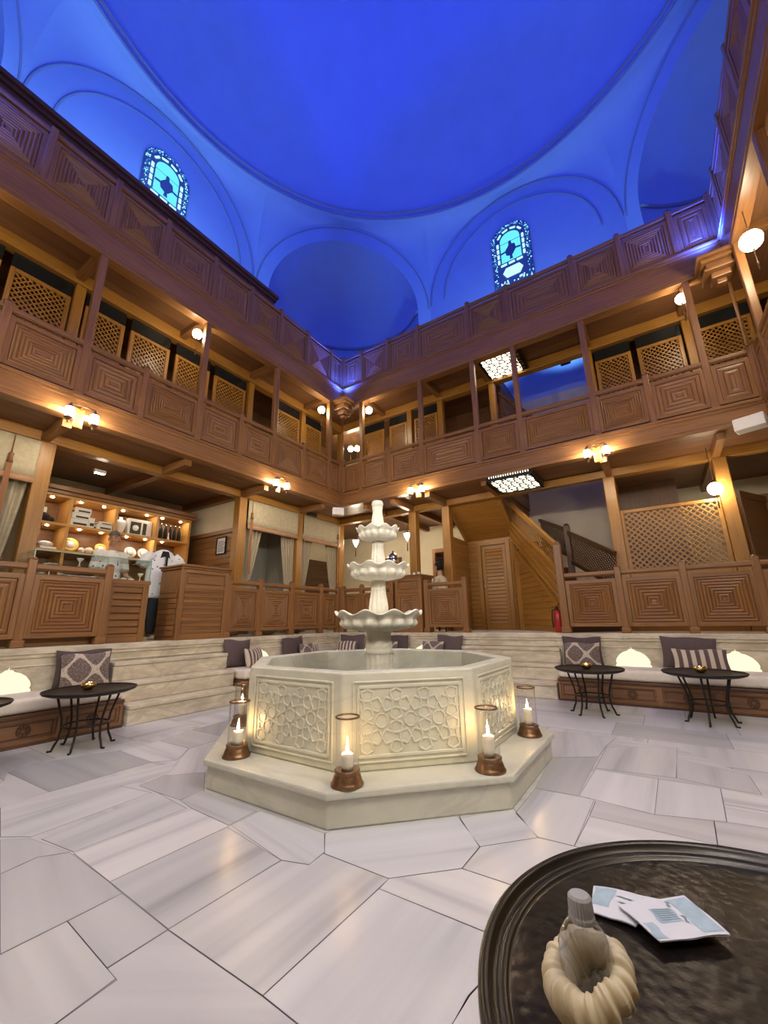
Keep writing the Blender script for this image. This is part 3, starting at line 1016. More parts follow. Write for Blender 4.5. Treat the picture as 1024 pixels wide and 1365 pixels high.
# ------------------------------------------------------------------ carved balustrades
def carved_panel(mb, s0, s1, z0, z1, d, style=0):
    fw = 0.055
    ou = RND.uniform(0, 40)
    mb.box(s0, s1, d + 0.028, d + 0.045, z0, z1)
    mb.box(s0, s0 + fw, d, d + 0.05, z0, z1)
    mb.box(s1 - fw, s1, d, d + 0.05, z0, z1)
    mb.box(s0 + fw, s1 - fw, d, d + 0.05, z0, z0 + fw)
    mb.box(s0 + fw, s1 - fw, d, d + 0.05, z1 - fw, z1)
    a0, a1, b0, b1 = s0 + fw, s1 - fw, z0 + fw, z1 - fw
    half = min(a1 - a0, b1 - b0) / 2
    n = {0: 6, 1: 4, 2: 7, 3: 2}[style]
    steps = [half * 0.93 * i / n for i in range(n + 1)]
    for i in range(n):
        r0, r1 = steps[i], steps[i + 1]
        g = min(0.010, (r1 - r0) * 0.24)
        ins = lambda r: [(a0 + r, b0 + r), (a1 - r, b0 + r), (a1 - r, b1 - r), (a0 + r, b1 - r)]
        rm = r0 + (r1 - r0) * 0.55
        loops = [(ins(r0), d + 0.020), (ins(r0 + g), d + 0.010), (ins(rm), d + 0.005), (ins(r1 - g), d + 0.010), (ins(r1), d + 0.020)]
        for k in range(4):
            j = (k + 1) % 4
            o1, o2 = ou + k * 3 + i * 1.3, RND.uniform(0, 40)
            for (q, dq), (p, dp) in zip(loops[:-1], loops[1:]):
                L = math.hypot(q[j][0] - q[k][0], q[j][1] - q[k][1])
                e = abs(p[k][0] - q[k][0])
                mb.add([(q[k][0], dq, q[k][1]), (q[j][0], dq, q[j][1]), (p[j][0], dp, p[j][1]), (p[k][0], dp, p[k][1])],
                       [[0, 1, 2, 3]], [[(o1, o2), (o1 + L, o2), (o1 + L - e, o2 + e), (o1 + e, o2 + e)]])
                o1, o2 = o1 + e, o2 + e
    cs, cz = (a0 + a1) / 2, (b0 + b1) / 2
    ws = max(0.018, (a1 - a0) / 2 - half * 0.93)
    wz = max(0.018, (b1 - b0) / 2 - half * 0.93)
    mb.box(cs - ws, cs + ws, d + 0.012, d + 0.04, cz - wz, cz + wz)

def balustrade(side, lev, stations, label, skip_post=(), skip_bay=(), group=None):
    z0, zt = ((ZP, 1.86), (Z1, 4.95), (Z2, 7.88))[lev]
    fr = wall_frame(side)
    mid = (stations[0] + stations[-1]) / 2
    t = thing('carved_balustrade', label, 'balustrade', fr(mid, 0.05, z0), group)
    d = 0.02
    for i, s in enumerate(stations):
        if any(abs(s - q) < 0.02 for q in skip_post):
            continue
        mb = MB(fr)
        mb.box(s - 0.045, s + 0.045, d - 0.015, d + 0.075, z0, zt + 0.05)
        mb.lathe([(0.0, 0.03), (0.03, 0.026), (0.052, 0.0)], 12, (s, d + 0.03, zt + 0.05))
        if lev == 0:
            mb.box(s - 0.062, s + 0.062, d - 0.03, d + 0.09, z0, z0 + 0.085)
        build('post', mb, M['wood'], t, bevel=0.012)
    for i in range(len(stations) - 1):
        if i in skip_bay:
            continue
        s0, s1 = stations[i] + 0.045, stations[i + 1] - 0.045
        mb = MB(fr)
        mb.box(s0 - 0.005, s1 + 0.005, d - 0.005, d + 0.065, zt - 0.06, zt)
        mb.box(s0, s1, d + 0.01, d + 0.05, zt - 0.075, zt - 0.06)
        build('rail', mb, M['wood'], t, bevel=0.012)
        mb = MB(fr)
        pz0 = z0 + (0.10, 0.055, 0.045)[lev]
        w = s1 - s0
        style = RND.choice([0, 1, 2]) if lev else RND.choice([0, 2, 0, 1])
        if w < 0.5:
            style = 3
        carved_panel(mb, s0, s1, pz0, zt - 0.125, d, style)
        build('panel', mb, M['wood'], t)
    return t

balustrade('left', 1, STA['left'], 'carved balustrade of the lower gallery on the left, above the shop', FULL['left'])
balustrade('back', 1, STA['back'], 'carved balustrade of the lower gallery on the back wall, in front of the stair', FULL['back'])
balustrade('right', 1, STA['right'], 'carved balustrade of the lower gallery on the right', FULL['right'])
balustrade('left', 2, STA['left'], 'carved parapet of the upper gallery on the left, beneath the corniced cabin')
balustrade('back', 2, STA['back'], 'carved parapet of the upper gallery on the back wall, under the arched window')
balustrade('right', 2, STA['right'], 'carved parapet of the upper gallery at the right edge')
balustrade('left', 0, [-0.45, 0.10, 0.95, 1.70, 2.53], 'carved balustrade on the left ledge, in front of the shop counter')
balustrade('left', 0, [4.40, 5.07, 5.86, 6.71, YB - 0.02], 'carved balustrade on the left ledge, under the cream curtains')
balustrade('back', 0, [XL + 0.06, -5.47, -4.68], 'short carved balustrade on the back ledge, beside the corner')
balustrade('back', 0, [-3.86, -3.05], 'single carved balustrade panel between reception desk and panelled door')
balustrade('back', 0, [-1.31, -0.49, 0.34, 1.15, XR], 'carved balustrade on the back ledge, under the large lattice screen', skip_post=[-1.31])
balustrade('right', 0, STA['right'], 'carved balustrade on the right ledge')

# ------------------------------------------------------------------ lattices
def clip_poly(p, q, poly):
    """clip the segment p-q to a convex counter-clockwise polygon"""
    t0, t1 = 0.0, 1.0
    dx, dy = q[0] - p[0], q[1] - p[1]
    K = len(poly)
    for i in range(K):
        a, b = poly[i], poly[(i + 1) % K]
        nx, ny = -(b[1] - a[1]), (b[0] - a[0])
        num = nx * (p[0] - a[0]) + ny * (p[1] - a[1])
        den = nx * dx + ny * dy
        if abs(den) < 1e-9:
            if num < 0:
                return None
            continue
        t = -num / den
        if den > 0:
            t0 = max(t0, t)
        else:
            t1 = min(t1, t)
        if t0 >= t1:
            return None
    return (p[0] + dx * t0, p[1] + dy * t0), (p[0] + dx * t1, p[1] + dy * t1)

def lattice(mb, poly, o, e1, e2, pitch=0.05, w=0.017, th=0.008, ang=45):
    """two layers of crossing laths filling a convex polygon in the frame (o, e1, e2)"""
    o, e1, e2 = Vector(o), Vector(e1), Vector(e2)
    nn = e1.cross(e2).normalized()
    cx = sum(p[0] for p in poly) / len(poly)
    cy = sum(p[1] for p in poly) / len(poly)
    R = max(math.hypot(p[0] - cx, p[1] - cy) for p in poly)
    for layer, a in enumerate((radians(ang), radians(-ang))):
        ca, sa = cos(a), sin(a)
        n = int(R / pitch) + 1
        for k in range(-n, n + 1):
            ox, oy = cx - sa * k * pitch, cy + ca * k * pitch
            s = clip_poly((ox - ca * R * 1.1, oy - sa * R * 1.1), (ox + ca * R * 1.1, oy + sa * R * 1.1), poly)
            if not s:
                continue
            z = nn * (layer * th)
            p = o + e1 * s[0][0] + e2 * s[0][1] + z
            q = o + e1 * s[1][0] + e2 * s[1][1] + z
            mb.bar(p, q, w, th, nn)

def rect(a, b, c, d):
    return [(a, c), (b, c), (b, d), (a, d)]

def lattice_window(side, s0, s1, z0, z1, zlow, label, pitch=0.06, transom=None, dd=None, mat='honey', group=None, name='lattice_window', w=0.02):
    fr = wall_frame(side)
    d = SETB[side] if dd is None else dd
    t = thing(name, label, 'lattice window', fr((s0 + s1) / 2, d, zlow), group)
    f = 0.06
    mb = MB(fr)
    for a, b, c, e in ((s0, s0 + f, zlow, z1), (s1 - f, s1, zlow, z1), (s0 + f, s1 - f, z1 - f, z1), (s0 + f, s1 - f, z0 - f, z0)):
        mb.box(a, b, d - 0.025, d + 0.025, c, e)
    fo = build('frame', mb, M[mat], t, bevel=0.006)
    mb = MB(fr)
    lattice(mb, rect(s0 + f, s1 - f, z0, z1 - f), (0, d, 0), (1, 0, 0), (0, 0, 1), pitch, w)
    build('lattice', mb, M[mat], fo)
    if zlow < z0 - f - 0.05:
        mb = MB(fr)
        mb.box(s0 + f, s1 - f, d - 0.008, d + 0.012, zlow, z0 - f)
        build('lower_panel', mb, M[mat], t)
    if transom:
        mb = MB(fr)
        mb.box(s0, s1, d - 0.006, d + 0.006, z1 + 0.01, transom)
        build('transom_pane', mb, M['pane'], t)
    return t

LWL = [('left', 0.18, 0.92, 'first lattice shutter of the lower left gallery, at the left edge'),
       ('left', 1.02, 1.76, 'lattice shutter of the lower left gallery, left of the second slender post'),
       ('left', 1.96, 2.56, 'narrow lattice shutter of the lower left gallery, right of the second slender post'),
       ('left', 2.66, 3.36, 'lattice shutter glowing beside the left hanging globe lamp'),
       ('left', 3.48, 4.20, 'lattice shutter of the lower left gallery, right of the globe lamp'),
       ('left', 4.32, 5.10, 'lattice shutter of the lower left gallery, left of its open bay'),
       ('left', 6.02, 6.78, 'lattice shutter of the lower left gallery, second from the corner'),
       ('left', 6.98, 7.60, 'lattice shutter of the lower left gallery, nearest the corner'),
       ('back', -6.18, -5.52, 'lattice shutter of the lower back gallery, nearest the corner'),
       ('back', -5.34, -4.80, 'lattice shutter of the lower back gallery, second from the corner'),
       ('back', -4.58, -3.92, 'lattice shutter of the lower back gallery, beside the dark open bay'),
       ('back', -0.36, 0.27, 'lattice shutter of the lower back gallery, just right of the stair opening'),
       ('back', 0.37, 1.08, 'lattice shutter of the lower back gallery, beside the lit inner post'),
       ('back', 1.28, 2.05, 'lattice shutter of the lower back gallery, at the right corner'),
       ('right', 4.30, 5.10, 'lattice shutter of the right gallery, far from the corner'),
       ('right', 5.32, 6.10, 'lattice shutter in the middle of the right gallery'),
       ('right', 6.20, 6.80, 'lattice shutter of the right gallery, near the corner')]
for i, (side, s0, s1, lab) in enumerate(LWL):
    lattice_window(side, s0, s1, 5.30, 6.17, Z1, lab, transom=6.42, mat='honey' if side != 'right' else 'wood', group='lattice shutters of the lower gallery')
lattice_window('back', -0.37, 1.08, 1.95, 3.03, ZP, 'large lattice screen standing behind the back balustrade, right of the stair', 0.07, None, None, 'honey', name='lattice_screen', w=0.022)

# plain rooms behind the shutters
for side in ('left', 'back', 'right'):
    fr = wall_frame(side)
    mb = MB(fr)
    dd = SETB[side] + 1.3
    if side == 'back':
        mb.box(-7.0, OPEN[0] - 0.25, dd, dd + 0.05, Z1, 6.64)
        mb.box(OPEN[1] + 0.02, 3.0, dd, dd + 0.05, Z1, 6.64)
        mb.box(OPEN[1], OPEN[1] + 0.05, BIN + 0.1, DEEP['back'], Z1, 6.64)
        mb.box(OPEN[0] - 0.05, OPEN[0], BIN + 0.6, DEEP['back'], Z1, 6.64)
    else:
        mb.box(-0.3, 9.4, dd, dd + 0.05, Z1, 6.64)
    struct('wall_gallery_rooms_' + side, mb, M['board'], 'boarded wall of the rooms off the lower gallery, %s side' % side, 'wall')

# ------------------------------------------------------------------ stair with lattice railing
SA = Vector((-1.33, 7.36, 0))
SE = (Vector((-2.75, 9.45, 0)) - SA).normalized()
SN = Vector((-SE.y, SE.x, 0)) * -1.0           # towards the far side of the flight
UP = Vector((0, 0, 1))
st = thing('staircase', 'timber staircase with lattice railings climbing beside the panelled door', 'staircase', (-1.8, 8.3, ZP))
def sp(a, z, off=0.0):
    return SA + SE * a + UP * z + SN * off
mb = MB()
mb.box(-1.39, -1.27, 7.30, 7.42, ZP, 2.36)
mb.box(-1.405, -1.255, 7.285, 7.435, ZP, ZP + 0.09)
mb.lathe([(0.0, 0.06), (0.04, 0.05), (0.065, 0.0)], 12, (-1.33, 7.36, 2.36))
build('newel_post', mb, M['wood'], st, bevel=0.012)
mb = MB()
mb.bar(sp(0.05, 2.36), sp(2.35, 3.84), 0.07, 0.09, UP)
build('handrail', mb, M['honey'], st, bevel=0.01)
mb = MB()
lattice(mb, [(0.06, 1.99), (2.33, 3.43), (2.33, 3.78), (0.06, 2.30)], SA, SE, UP, 0.07, 0.016)
mb.bar(sp(0.05, 1.94), sp(2.35, 3.40), 0.05, 0.06, UP)
build('lattice_railing', mb, M['honey'], st)
mb = MB()
mb.prism([(0.06, 1.36), (2.40, 2.92), (2.40, 3.36), (0.06, 1.86)], sp(0, 0, 0.01), SE, UP, 0.04)
for k in range(3):
    q = 0.05 + k * 0.16
    mb.bar(sp(0.07, 1.40 + q, -0.01), sp(2.38, 2.94 + q, -0.01), 0.03, 0.035, UP)
build('stringer', mb, M['honey'], st, bevel=0.005)
mb = MB()
z = ZP
while z < 2.55:
    z2 = z + 0.105
    poly = [p for p in [(2.10, z), (2.10, z2 - 0.008)]]
    lim = lambda q: max(0.12, 0.06 + (q - 1.40) / 0.667)
    b1, b0 = lim(z2), lim(z)
    if b1 < 2.08:
        mb.prism([(b0, z), (2.10, z), (2.10, z2 - 0.008), (b1, z2 - 0.008)], sp(0, 0, 0.03 + 0.006 * (int(z * 100) % 2)), SE, UP, 0.03)
    z = z2
mb.bar(sp(2.10, 2.62, 0.0), sp(0.20, 1.37, 0.0), 0.05, 0.06, UP)
mb.box(-1.36, -1.30, 7.40, 7.46, ZP, 1.4)
build('under_stair_panel', mb, M['honey'], st)
mb = MB()
mb.bar(sp(2.13, ZP), sp(2.13, 2.70), 0.09, 0.08, SE)
mb.bar(sp(2.32, ZP), sp(2.32, 2.86), 0.09, 0.08, SE)
build('door_post', mb, M['honey'], st, bevel=0.006)
mb = MB()
for i in range(13):
    a = 0.25 + i * 0.255
    zz = ZP + 0.163 * (i + 1)
    c = sp(a + 0.13, zz - 0.02, 0.61)
    mb.obox(c, SE * 0.14, SN * 0.48, UP * 0.02)
    c = sp(a + 0.01, zz - 0.10, 0.61)
    mb.obox(c, SE * 0.012, SN * 0.48, UP * 0.08)
build('tread_run', mb, M['dark'], st)
mb = MB()
F0 = sp(0, 0, 1.1)
mb.bar(sp(0.2, 2.22, 1.1), sp(1.86, 2.95, 1.1), 0.06, 0.08, UP)
mb.bar(sp(1.9, 3.02, 1.1), sp(3.3, 3.58, 1.1), 0.06, 0.08, UP)
lattice(mb, [(0.2, 1.65), (1.84, 2.36), (1.84, 2.90), (0.2, 2.18)], F0, SE, UP, 0.055, 0.017)
lattice(mb, [(1.92, 2.50), (3.3, 3.05), (3.3, 3.54), (1.92, 2.98)], F0, SE, UP, 0.055, 0.017)
mb.bar(sp(0.2, 1.60, 1.1), sp(1.86, 2.32, 1.1), 0.05, 0.07, UP)
mb.bar(sp(1.9, 2.45, 1.1), sp(3.3, 3.0, 1.1), 0.05, 0.07, UP)
build('far_railing', mb, M['dark'], st)
mb = MB()
c = sp(1.87, 0, 1.1)
mb.box(c.x - 0.06, c.x + 0.06, c.y - 0.06, c.y + 0.06, ZP, 3.10)
mb.lathe([(0.0, 0.06), (0.04, 0.05), (0.065, 0.0)], 12, (c.x, c.y, 3.10))
build('newel_post', mb, M['dark'], st, bevel=0.012)

# upper flight seen through the gallery opening
uf = thing('staircase', 'dark upper stair railing seen through the lower back gallery opening', 'staircase', (-2.2, 9.2, Z1))
mb = MB()
mb.bar((-2.42, 8.62, 6.28), (-1.15, 9.9, 5.0), 0.06, 0.09, UP)
build('handrail', mb, M['dark'], uf, bevel=0.01)
mb = MB()
ue = (Vector((-1.15, 9.9, 0)) - Vector((-2.42, 8.62, 0))).normalized()
lattice(mb, [(0.0, 5.5), (1.8, 4.3), (1.8, 4.98), (0.0, 6.24)], (-2.42, 8.62, 0), ue, UP, 0.055, 0.017)
build('lattice_railing', mb, M['dark'], uf)

# ------------------------------------------------------------------ panelled recess with the door under the stair
DY = 9.5
mb = MB()
z = ZP
while z < 3.0:
    mb.box(-3.84, -3.54, DY, DY + 0.03, z, z + 0.098)
    mb.box(-3.80, -3.77, 8.56, DY, z, z + 0.098)
    z += 0.105
mb.box(-3.86, -3.78, DY - 0.04, DY + 0.05, ZP, 3.0)
mb.box(-3.80, -2.62, DY - 0.01, DY + 0.04, 2.93, 3.06)
for k in range(7):
    q0, q1 = k / 7, (k + 1) / 7
    ya, yb = DY + (8.52 - DY) * q0, DY + (8.52 - DY) * q1
    za, zb = 3.02 + 0.66 * q0, 3.02 + 0.66 * q1
    mb.obox((-3.18, (ya + yb) / 2, (za + zb) / 2), (0.58, 0, 0), Vector((0, yb - ya, zb - za)) * 0.49, Vector((0, 0.5, 0.75)).normalized() * 0.015)
mb.bar((-3.79, DY, 3.02), (-3.79, 8.52, 3.68), 0.07, 0.07)
mb.bar((-2.60, DY, 3.02), (-2.60, 8.52, 3.68), 0.09, 0.10)
struct('wall_panelling', mb, M['honey'], 'slatted timber recess and sloping soffit round the stair door', 'wall', bevel=0.004)
dr = thing('door_1', 'honey timber slatted door under the stair with a metal handle', 'door', (-3.14, DY, ZP), None, 'structure')
mb = MB()
mb.box(-3.54, -3.44, DY - 0.05, DY + 0.05, ZP, 2.96)
mb.box(-2.84, -2.74, DY - 0.05, DY + 0.05, ZP, 2.96)
mb.box(-3.44, -2.84, DY - 0.05, DY + 0.05, 2.86, 2.96)
build('frame', mb, M['honey'], dr, bevel=0.008)
mb = MB()
mb.box(-3.43, -3.35, DY - 0.025, DY + 0.02, ZP + 0.01, 2.85)
mb.box(-2.93, -2.85, DY - 0.025, DY + 0.02, ZP + 0.01, 2.85)
mb.box(-3.35, -2.93, DY - 0.025, DY + 0.02, 2.76, 2.85)
mb.box(-3.35, -2.93, DY - 0.025, DY + 0.02, ZP + 0.01, ZP + 0.12)
z = ZP + 0.125
while z < 2.74:
    mb.obox((-3.14, DY, z + 0.04), (0.21, 0, 0), Vector((0, 0.012, 0.04)), Vector((0, 0.012, -0.004)))
    z += 0.083
leaf = build('leaf', mb, M['honey'], dr, bevel=0.004)
mb = MB()
mb.box(-3.41, -3.375, DY - 0.035, DY - 0.025, 1.84, 2.04)
mb.tube([(-3.39, DY - 0.03, 1.95), (-3.39, DY - 0.08, 1.95), (-3.30, DY - 0.08, 1.95)], 0.01, 8)
build('handle', mb, M['silver'], leaf)

# dark plank door on the far wall of the corner room, and the leaf standing open at the right
d2 = thing('door_2', 'dark timber door on the cream wall of the corner room', 'door', (-6.9, WY1, ZP), None, 'structure')
mb = MB()
mb.box(-7.40, -6.40, WY1 - 0.06, WY1, ZP, 3.02)
for k in range(7):
    mb.box(-7.36 + k * 0.132, -7.36 + k * 0.132 + 0.125, WY1 - 0.08, WY1 - 0.05, ZP, 2.95)
build('leaf', mb, M['dark'], d2)
d3 = thing('door_3', 'open dark timber door leaf with lattice, right of the big screen', 'door', (1.55, 9.3, ZP), None, 'structure')
mb = MB()
p0, p1 = Vector((1.36, 8.85, 0)), Vector((1.88, 9.75, 0))
de = (p1 - p0).normalized()
L = (p1 - p0).length
for a, b, c, d in ((0, 0.10, ZP, 3.2), (L - 0.10, L, ZP, 3.2), (0.1, L - 0.1, 3.08, 3.2), (0.1, L - 0.1, ZP, ZP + 0.15), (0.1, L - 0.1, 2.0, 2.1)):
    mb.prism(rect(a, b, c, d), p0, de, UP, 0.05)
build('frame', mb, M['wood'], d3, bevel=0.006)
mb = MB()
mb.prism(rect(0.1, L - 0.1, 2.1, 3.08), p0 + Vector((0.02, 0, 0)), de, UP, 0.015)
mb.prism(rect(0.1, L - 0.1, ZP + 0.15, 2.0), p0 + Vector((0.02, 0, 0)), de, UP, 0.015)
build('panel', mb, M['wood'], d3)
mb = MB()
mb.box(-0.46, 0.62, 9.75, 9.80, ZP, 3.84)
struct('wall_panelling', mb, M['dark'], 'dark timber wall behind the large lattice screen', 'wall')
mb = MB()
mb.box(1.30, 2.1, WY1 - 1.05, WY1 - 1.0, ZP, 3.25)
struct('wall_panelling', mb, M['wood'], 'timber wall behind the open door at the right', 'wall')

# ------------------------------------------------------------------ shop and side rooms on the left
mb = MB()
z = ZP
while z < 2.98:
    mb.box(WX0, XL - LIN - 0.1, 5.23, 5.27, z, z + 0.125)
    z += 0.13
mb.box(WX0, XL - LIN - 0.1, 5.20, 5.30, 2.99, 3.08)
struct('wall_partition', mb, M['wood'], 'slatted timber partition between shop and curtained room', 'wall', bevel=0.004)
mb = MB()
mb.box(WX0, XL - LIN - 0.1, 5.24, 5.26, 3.08, 3.84)
mb.box(WX0, XL - LIN - 0.1, 1.78, 1.84, ZP, 3.84)
struct('wall_partition_plaster', mb, M['plaster'], 'cream plaster above the slatted partition', 'wall')
mb = MB()
mb.box(WX0 + 0.9, WX0 + 0.95, 5.27, 6.92, ZP, 3.84)
mb.box(WX0 + 0.9, XL - LIN - 0.1, 6.92, 6.97, ZP, 3.84)
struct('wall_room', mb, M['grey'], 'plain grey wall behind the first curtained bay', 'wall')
mb = MB()
z = ZP
while z < 2.95:
    mb.box(WX0 + 0.06, WX0 + 0.10, 6.95, WY1, z, z + 0.125)
    z += 0.13
mb.box(WX0 + 0.04, WX0 + 0.12, 6.95, WY1, 2.96, 3.04)
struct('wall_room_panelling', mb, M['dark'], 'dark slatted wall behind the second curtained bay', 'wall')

# ------------------------------------------------------------------ curtains
def sheet(mb, fn, nu=40, nv=14):
    mb.grid(fn, nu, nv)

def valance(s0, s1, label, tassels=()):
    fr = wall_frame('left')
    d = LIN - 0.11
    t = thing('valance', label, 'valance', fr((s0 + s1) / 2, d, 3.05), 'cream valances under the left inner beam')
    mb = MB(fr)
    sheet(mb, lambda u, v: (s0 + (s1 - s0) * u, d + 0.006 * sin(u * 31) * (1 - v), 3.12 + 0.55 * v), 60, 4)
    build('cloth', mb, M['curtain'], t, solid=0.008)
    mb = MB(fr)
    sheet(mb, lambda u, v: (s0 + (s1 - s0) * u, d - 0.012, 3.045 + 0.085 * v), 8, 1)
    build('hem_band', mb, M['band'], t, solid=0.012)
    for s in tassels:
        mb = MB(fr)
        mb.tube([(s, d - 0.03, 3.66), (s, d - 0.03, 3.40)], 0.006, 6)
        mb.lathe([(0.0, 0.05), (0.03, 0.02), (0.022, -0.02), (0.035, -0.1), (0.0, -0.1)], 10, (s, d - 0.03, 3.36))
        sheet(mb, lambda u, v: (s - 0.03 + 0.06 * u, d - 0.03, 2.1 + 1.16 * v), 2, 4)
        build('tassel', mb, M['tassel'], t)

def drape(s0, s1, st0, st1, label, lean=0.0):
    """hangs from s0..s1, gathered to st0..st1 at the tie"""
    fr = wall_frame('left')
    d = LIN + 0.02
    t = thing('curtain', label, 'curtain', fr((s0 + s1) / 2, d, ZP), 'tied cream curtains on the left')
    def fn(u, v):
        z = ZP + 0.02 + (3.10 - ZP) * v
        k = min(1.0, abs(z - 1.95) / 1.15)
        g = k ** 0.8
        a = st0 + (s0 - st0) * g
        b = st1 + (s1 - st1) * g
        if z < 1.95:
            a = st0 + (s0 - st0) * min(0.3, g)
            b = st1 + (s1 - st1) * min(0.3, g)
        return (a + (b - a) * u, d + 0.03 * sin(u * 2 * pi * 5) * (0.55 + 0.45 * g), z)
    mb = MB(fr)
    sheet(mb, fn, 70, 26)
    build('cloth', mb, M['curtain'], t, solid=0.006)
    mb = MB(fr)
    mid = (st0 + st1) / 2
    w = abs(st1 - st0) / 2 + 0.03
    mb.tube([(mid + w * cos(a), d + 0.05 * sin(a), 1.95 + 0.05 * cos(a)) for a in [2 * pi * i / 16 for i in range(16)]], 0.018, 6, closed=True)
    build('tie_cord', mb, M['tassel'], t)

valance(0.2, 1.76, 'cream valance left of the shop opening, hung with tassels', (1.22, 1.47))
valance(5.34, 6.78, 'cream valance with tan hem over the first curtained bay', (5.42,))
valance(6.98, 8.34, 'cream valance with tan hem over the bay nearest the corner', (8.24,))
drape(1.16, 1.74, 1.30, 1.62, 'gathered cream curtain left of the shop, beside its post')
drape(0.2, 0.75, 0.2, 0.5, 'gathered cream curtain at the far left end')
drape(5.32, 5.82, 5.36, 5.56, 'tied cream curtain at the left of the first bay')
drape(6.38, 6.78, 6.56, 6.78, 'tied cream curtain at the right of the first bay')
drape(6.98, 7.40, 6.98, 7.18, 'tied cream curtain at the left of the bay by the corner')
drape(7.92, 8.34, 8.14, 8.34, 'tied cream curtain at the right of the bay by the corner')

# ------------------------------------------------------------------ cabin on the upper gallery
cb = thing('timber_cabin', 'dark timber cabin with a heavy cornice behind the upper left parapet', 'cabin', (-7.3, 2.4, Z2))
mb = MB()
mb.box(-8.6, -6.52, -0.6, 5.12, Z2, 8.50)
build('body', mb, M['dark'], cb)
mb = MB()
mb.box(-8.6, -6.46, -0.6, 5.18, 8.12, 8.24)
mb.box(-8.6, -6.42, -0.6, 5.23, 8.24, 8.36)
mb.box(-8.6, -6.34, -0.6, 5.30, 8.44, 8.52)
mb.box(-8.6, -6.38, -0.6, 5.27, 8.36, 8.44)
build('cornice', mb, M['dark'], cb, bevel=0.01)

# ------------------------------------------------------------------ corner brackets with blue floodlights
for i, (cx, cy) in enumerate(CORNERS):
    sx = 1 if cx < HX else -1
    sy = -1 if cy > HY else 1
    lab = ['carved hanging bracket under the upper gallery, above the back left corner', 'carved hanging bracket under the upper gallery, above the back right corner',
           'carved hanging bracket under the upper gallery, front left corner', 'carved hanging bracket under the upper gallery, front right corner'][i]
    t = thing('corner_bracket', lab, 'bracket', (cx, cy, 6.1))
    mb = MB()
    for r, z0, z1 in ((0.27, 6.43, 6.49), (0.22, 6.37, 6.43), (0.16, 6.27, 6.37), (0.20, 6.22, 6.27), (0.12, 6.12, 6.22), (0.06, 6.04, 6.12)):
        mb.obox((cx, cy, (z0 + z1) / 2), (r, 0, 0), (0, r, 0), (0, 0, (z1 - z0) / 2))
    build('capital', mb, M['wood'], t, bevel=0.012)
    mb = MB()
    mb.tube([(cx - sx * 0.1, cy - sy * 0.1, 6.1), (cx - sx * 0.1, cy - sy * 0.1, Z1 + 0.85)], 0.022, 8)
    build('rod', mb, M['wood'], t)
    t = thing('blue_floodlight', ['blue floodlight on the bracket of the back left corner', 'blue floodlight on the bracket of the back right corner',
              'blue floodlight on the bracket of the front left corner', 'blue floodlight on the bracket of the front right corner'][i], 'floodlight', (cx, cy, 6.49), 'blue corner floodlights')
    mb = MB()
    mb.box(cx - 0.10, cx + 0.10, cy - 0.10, cy + 0.10, 6.49, 6.58)
    build('housing', mb, M['white'], t, bevel=0.01)
    mb = MB()
    mb.box(cx - 0.08, cx + 0.08, cy - 0.08, cy + 0.08, 6.58, 6.59)
    build('lens', mb, M['bled'], t)

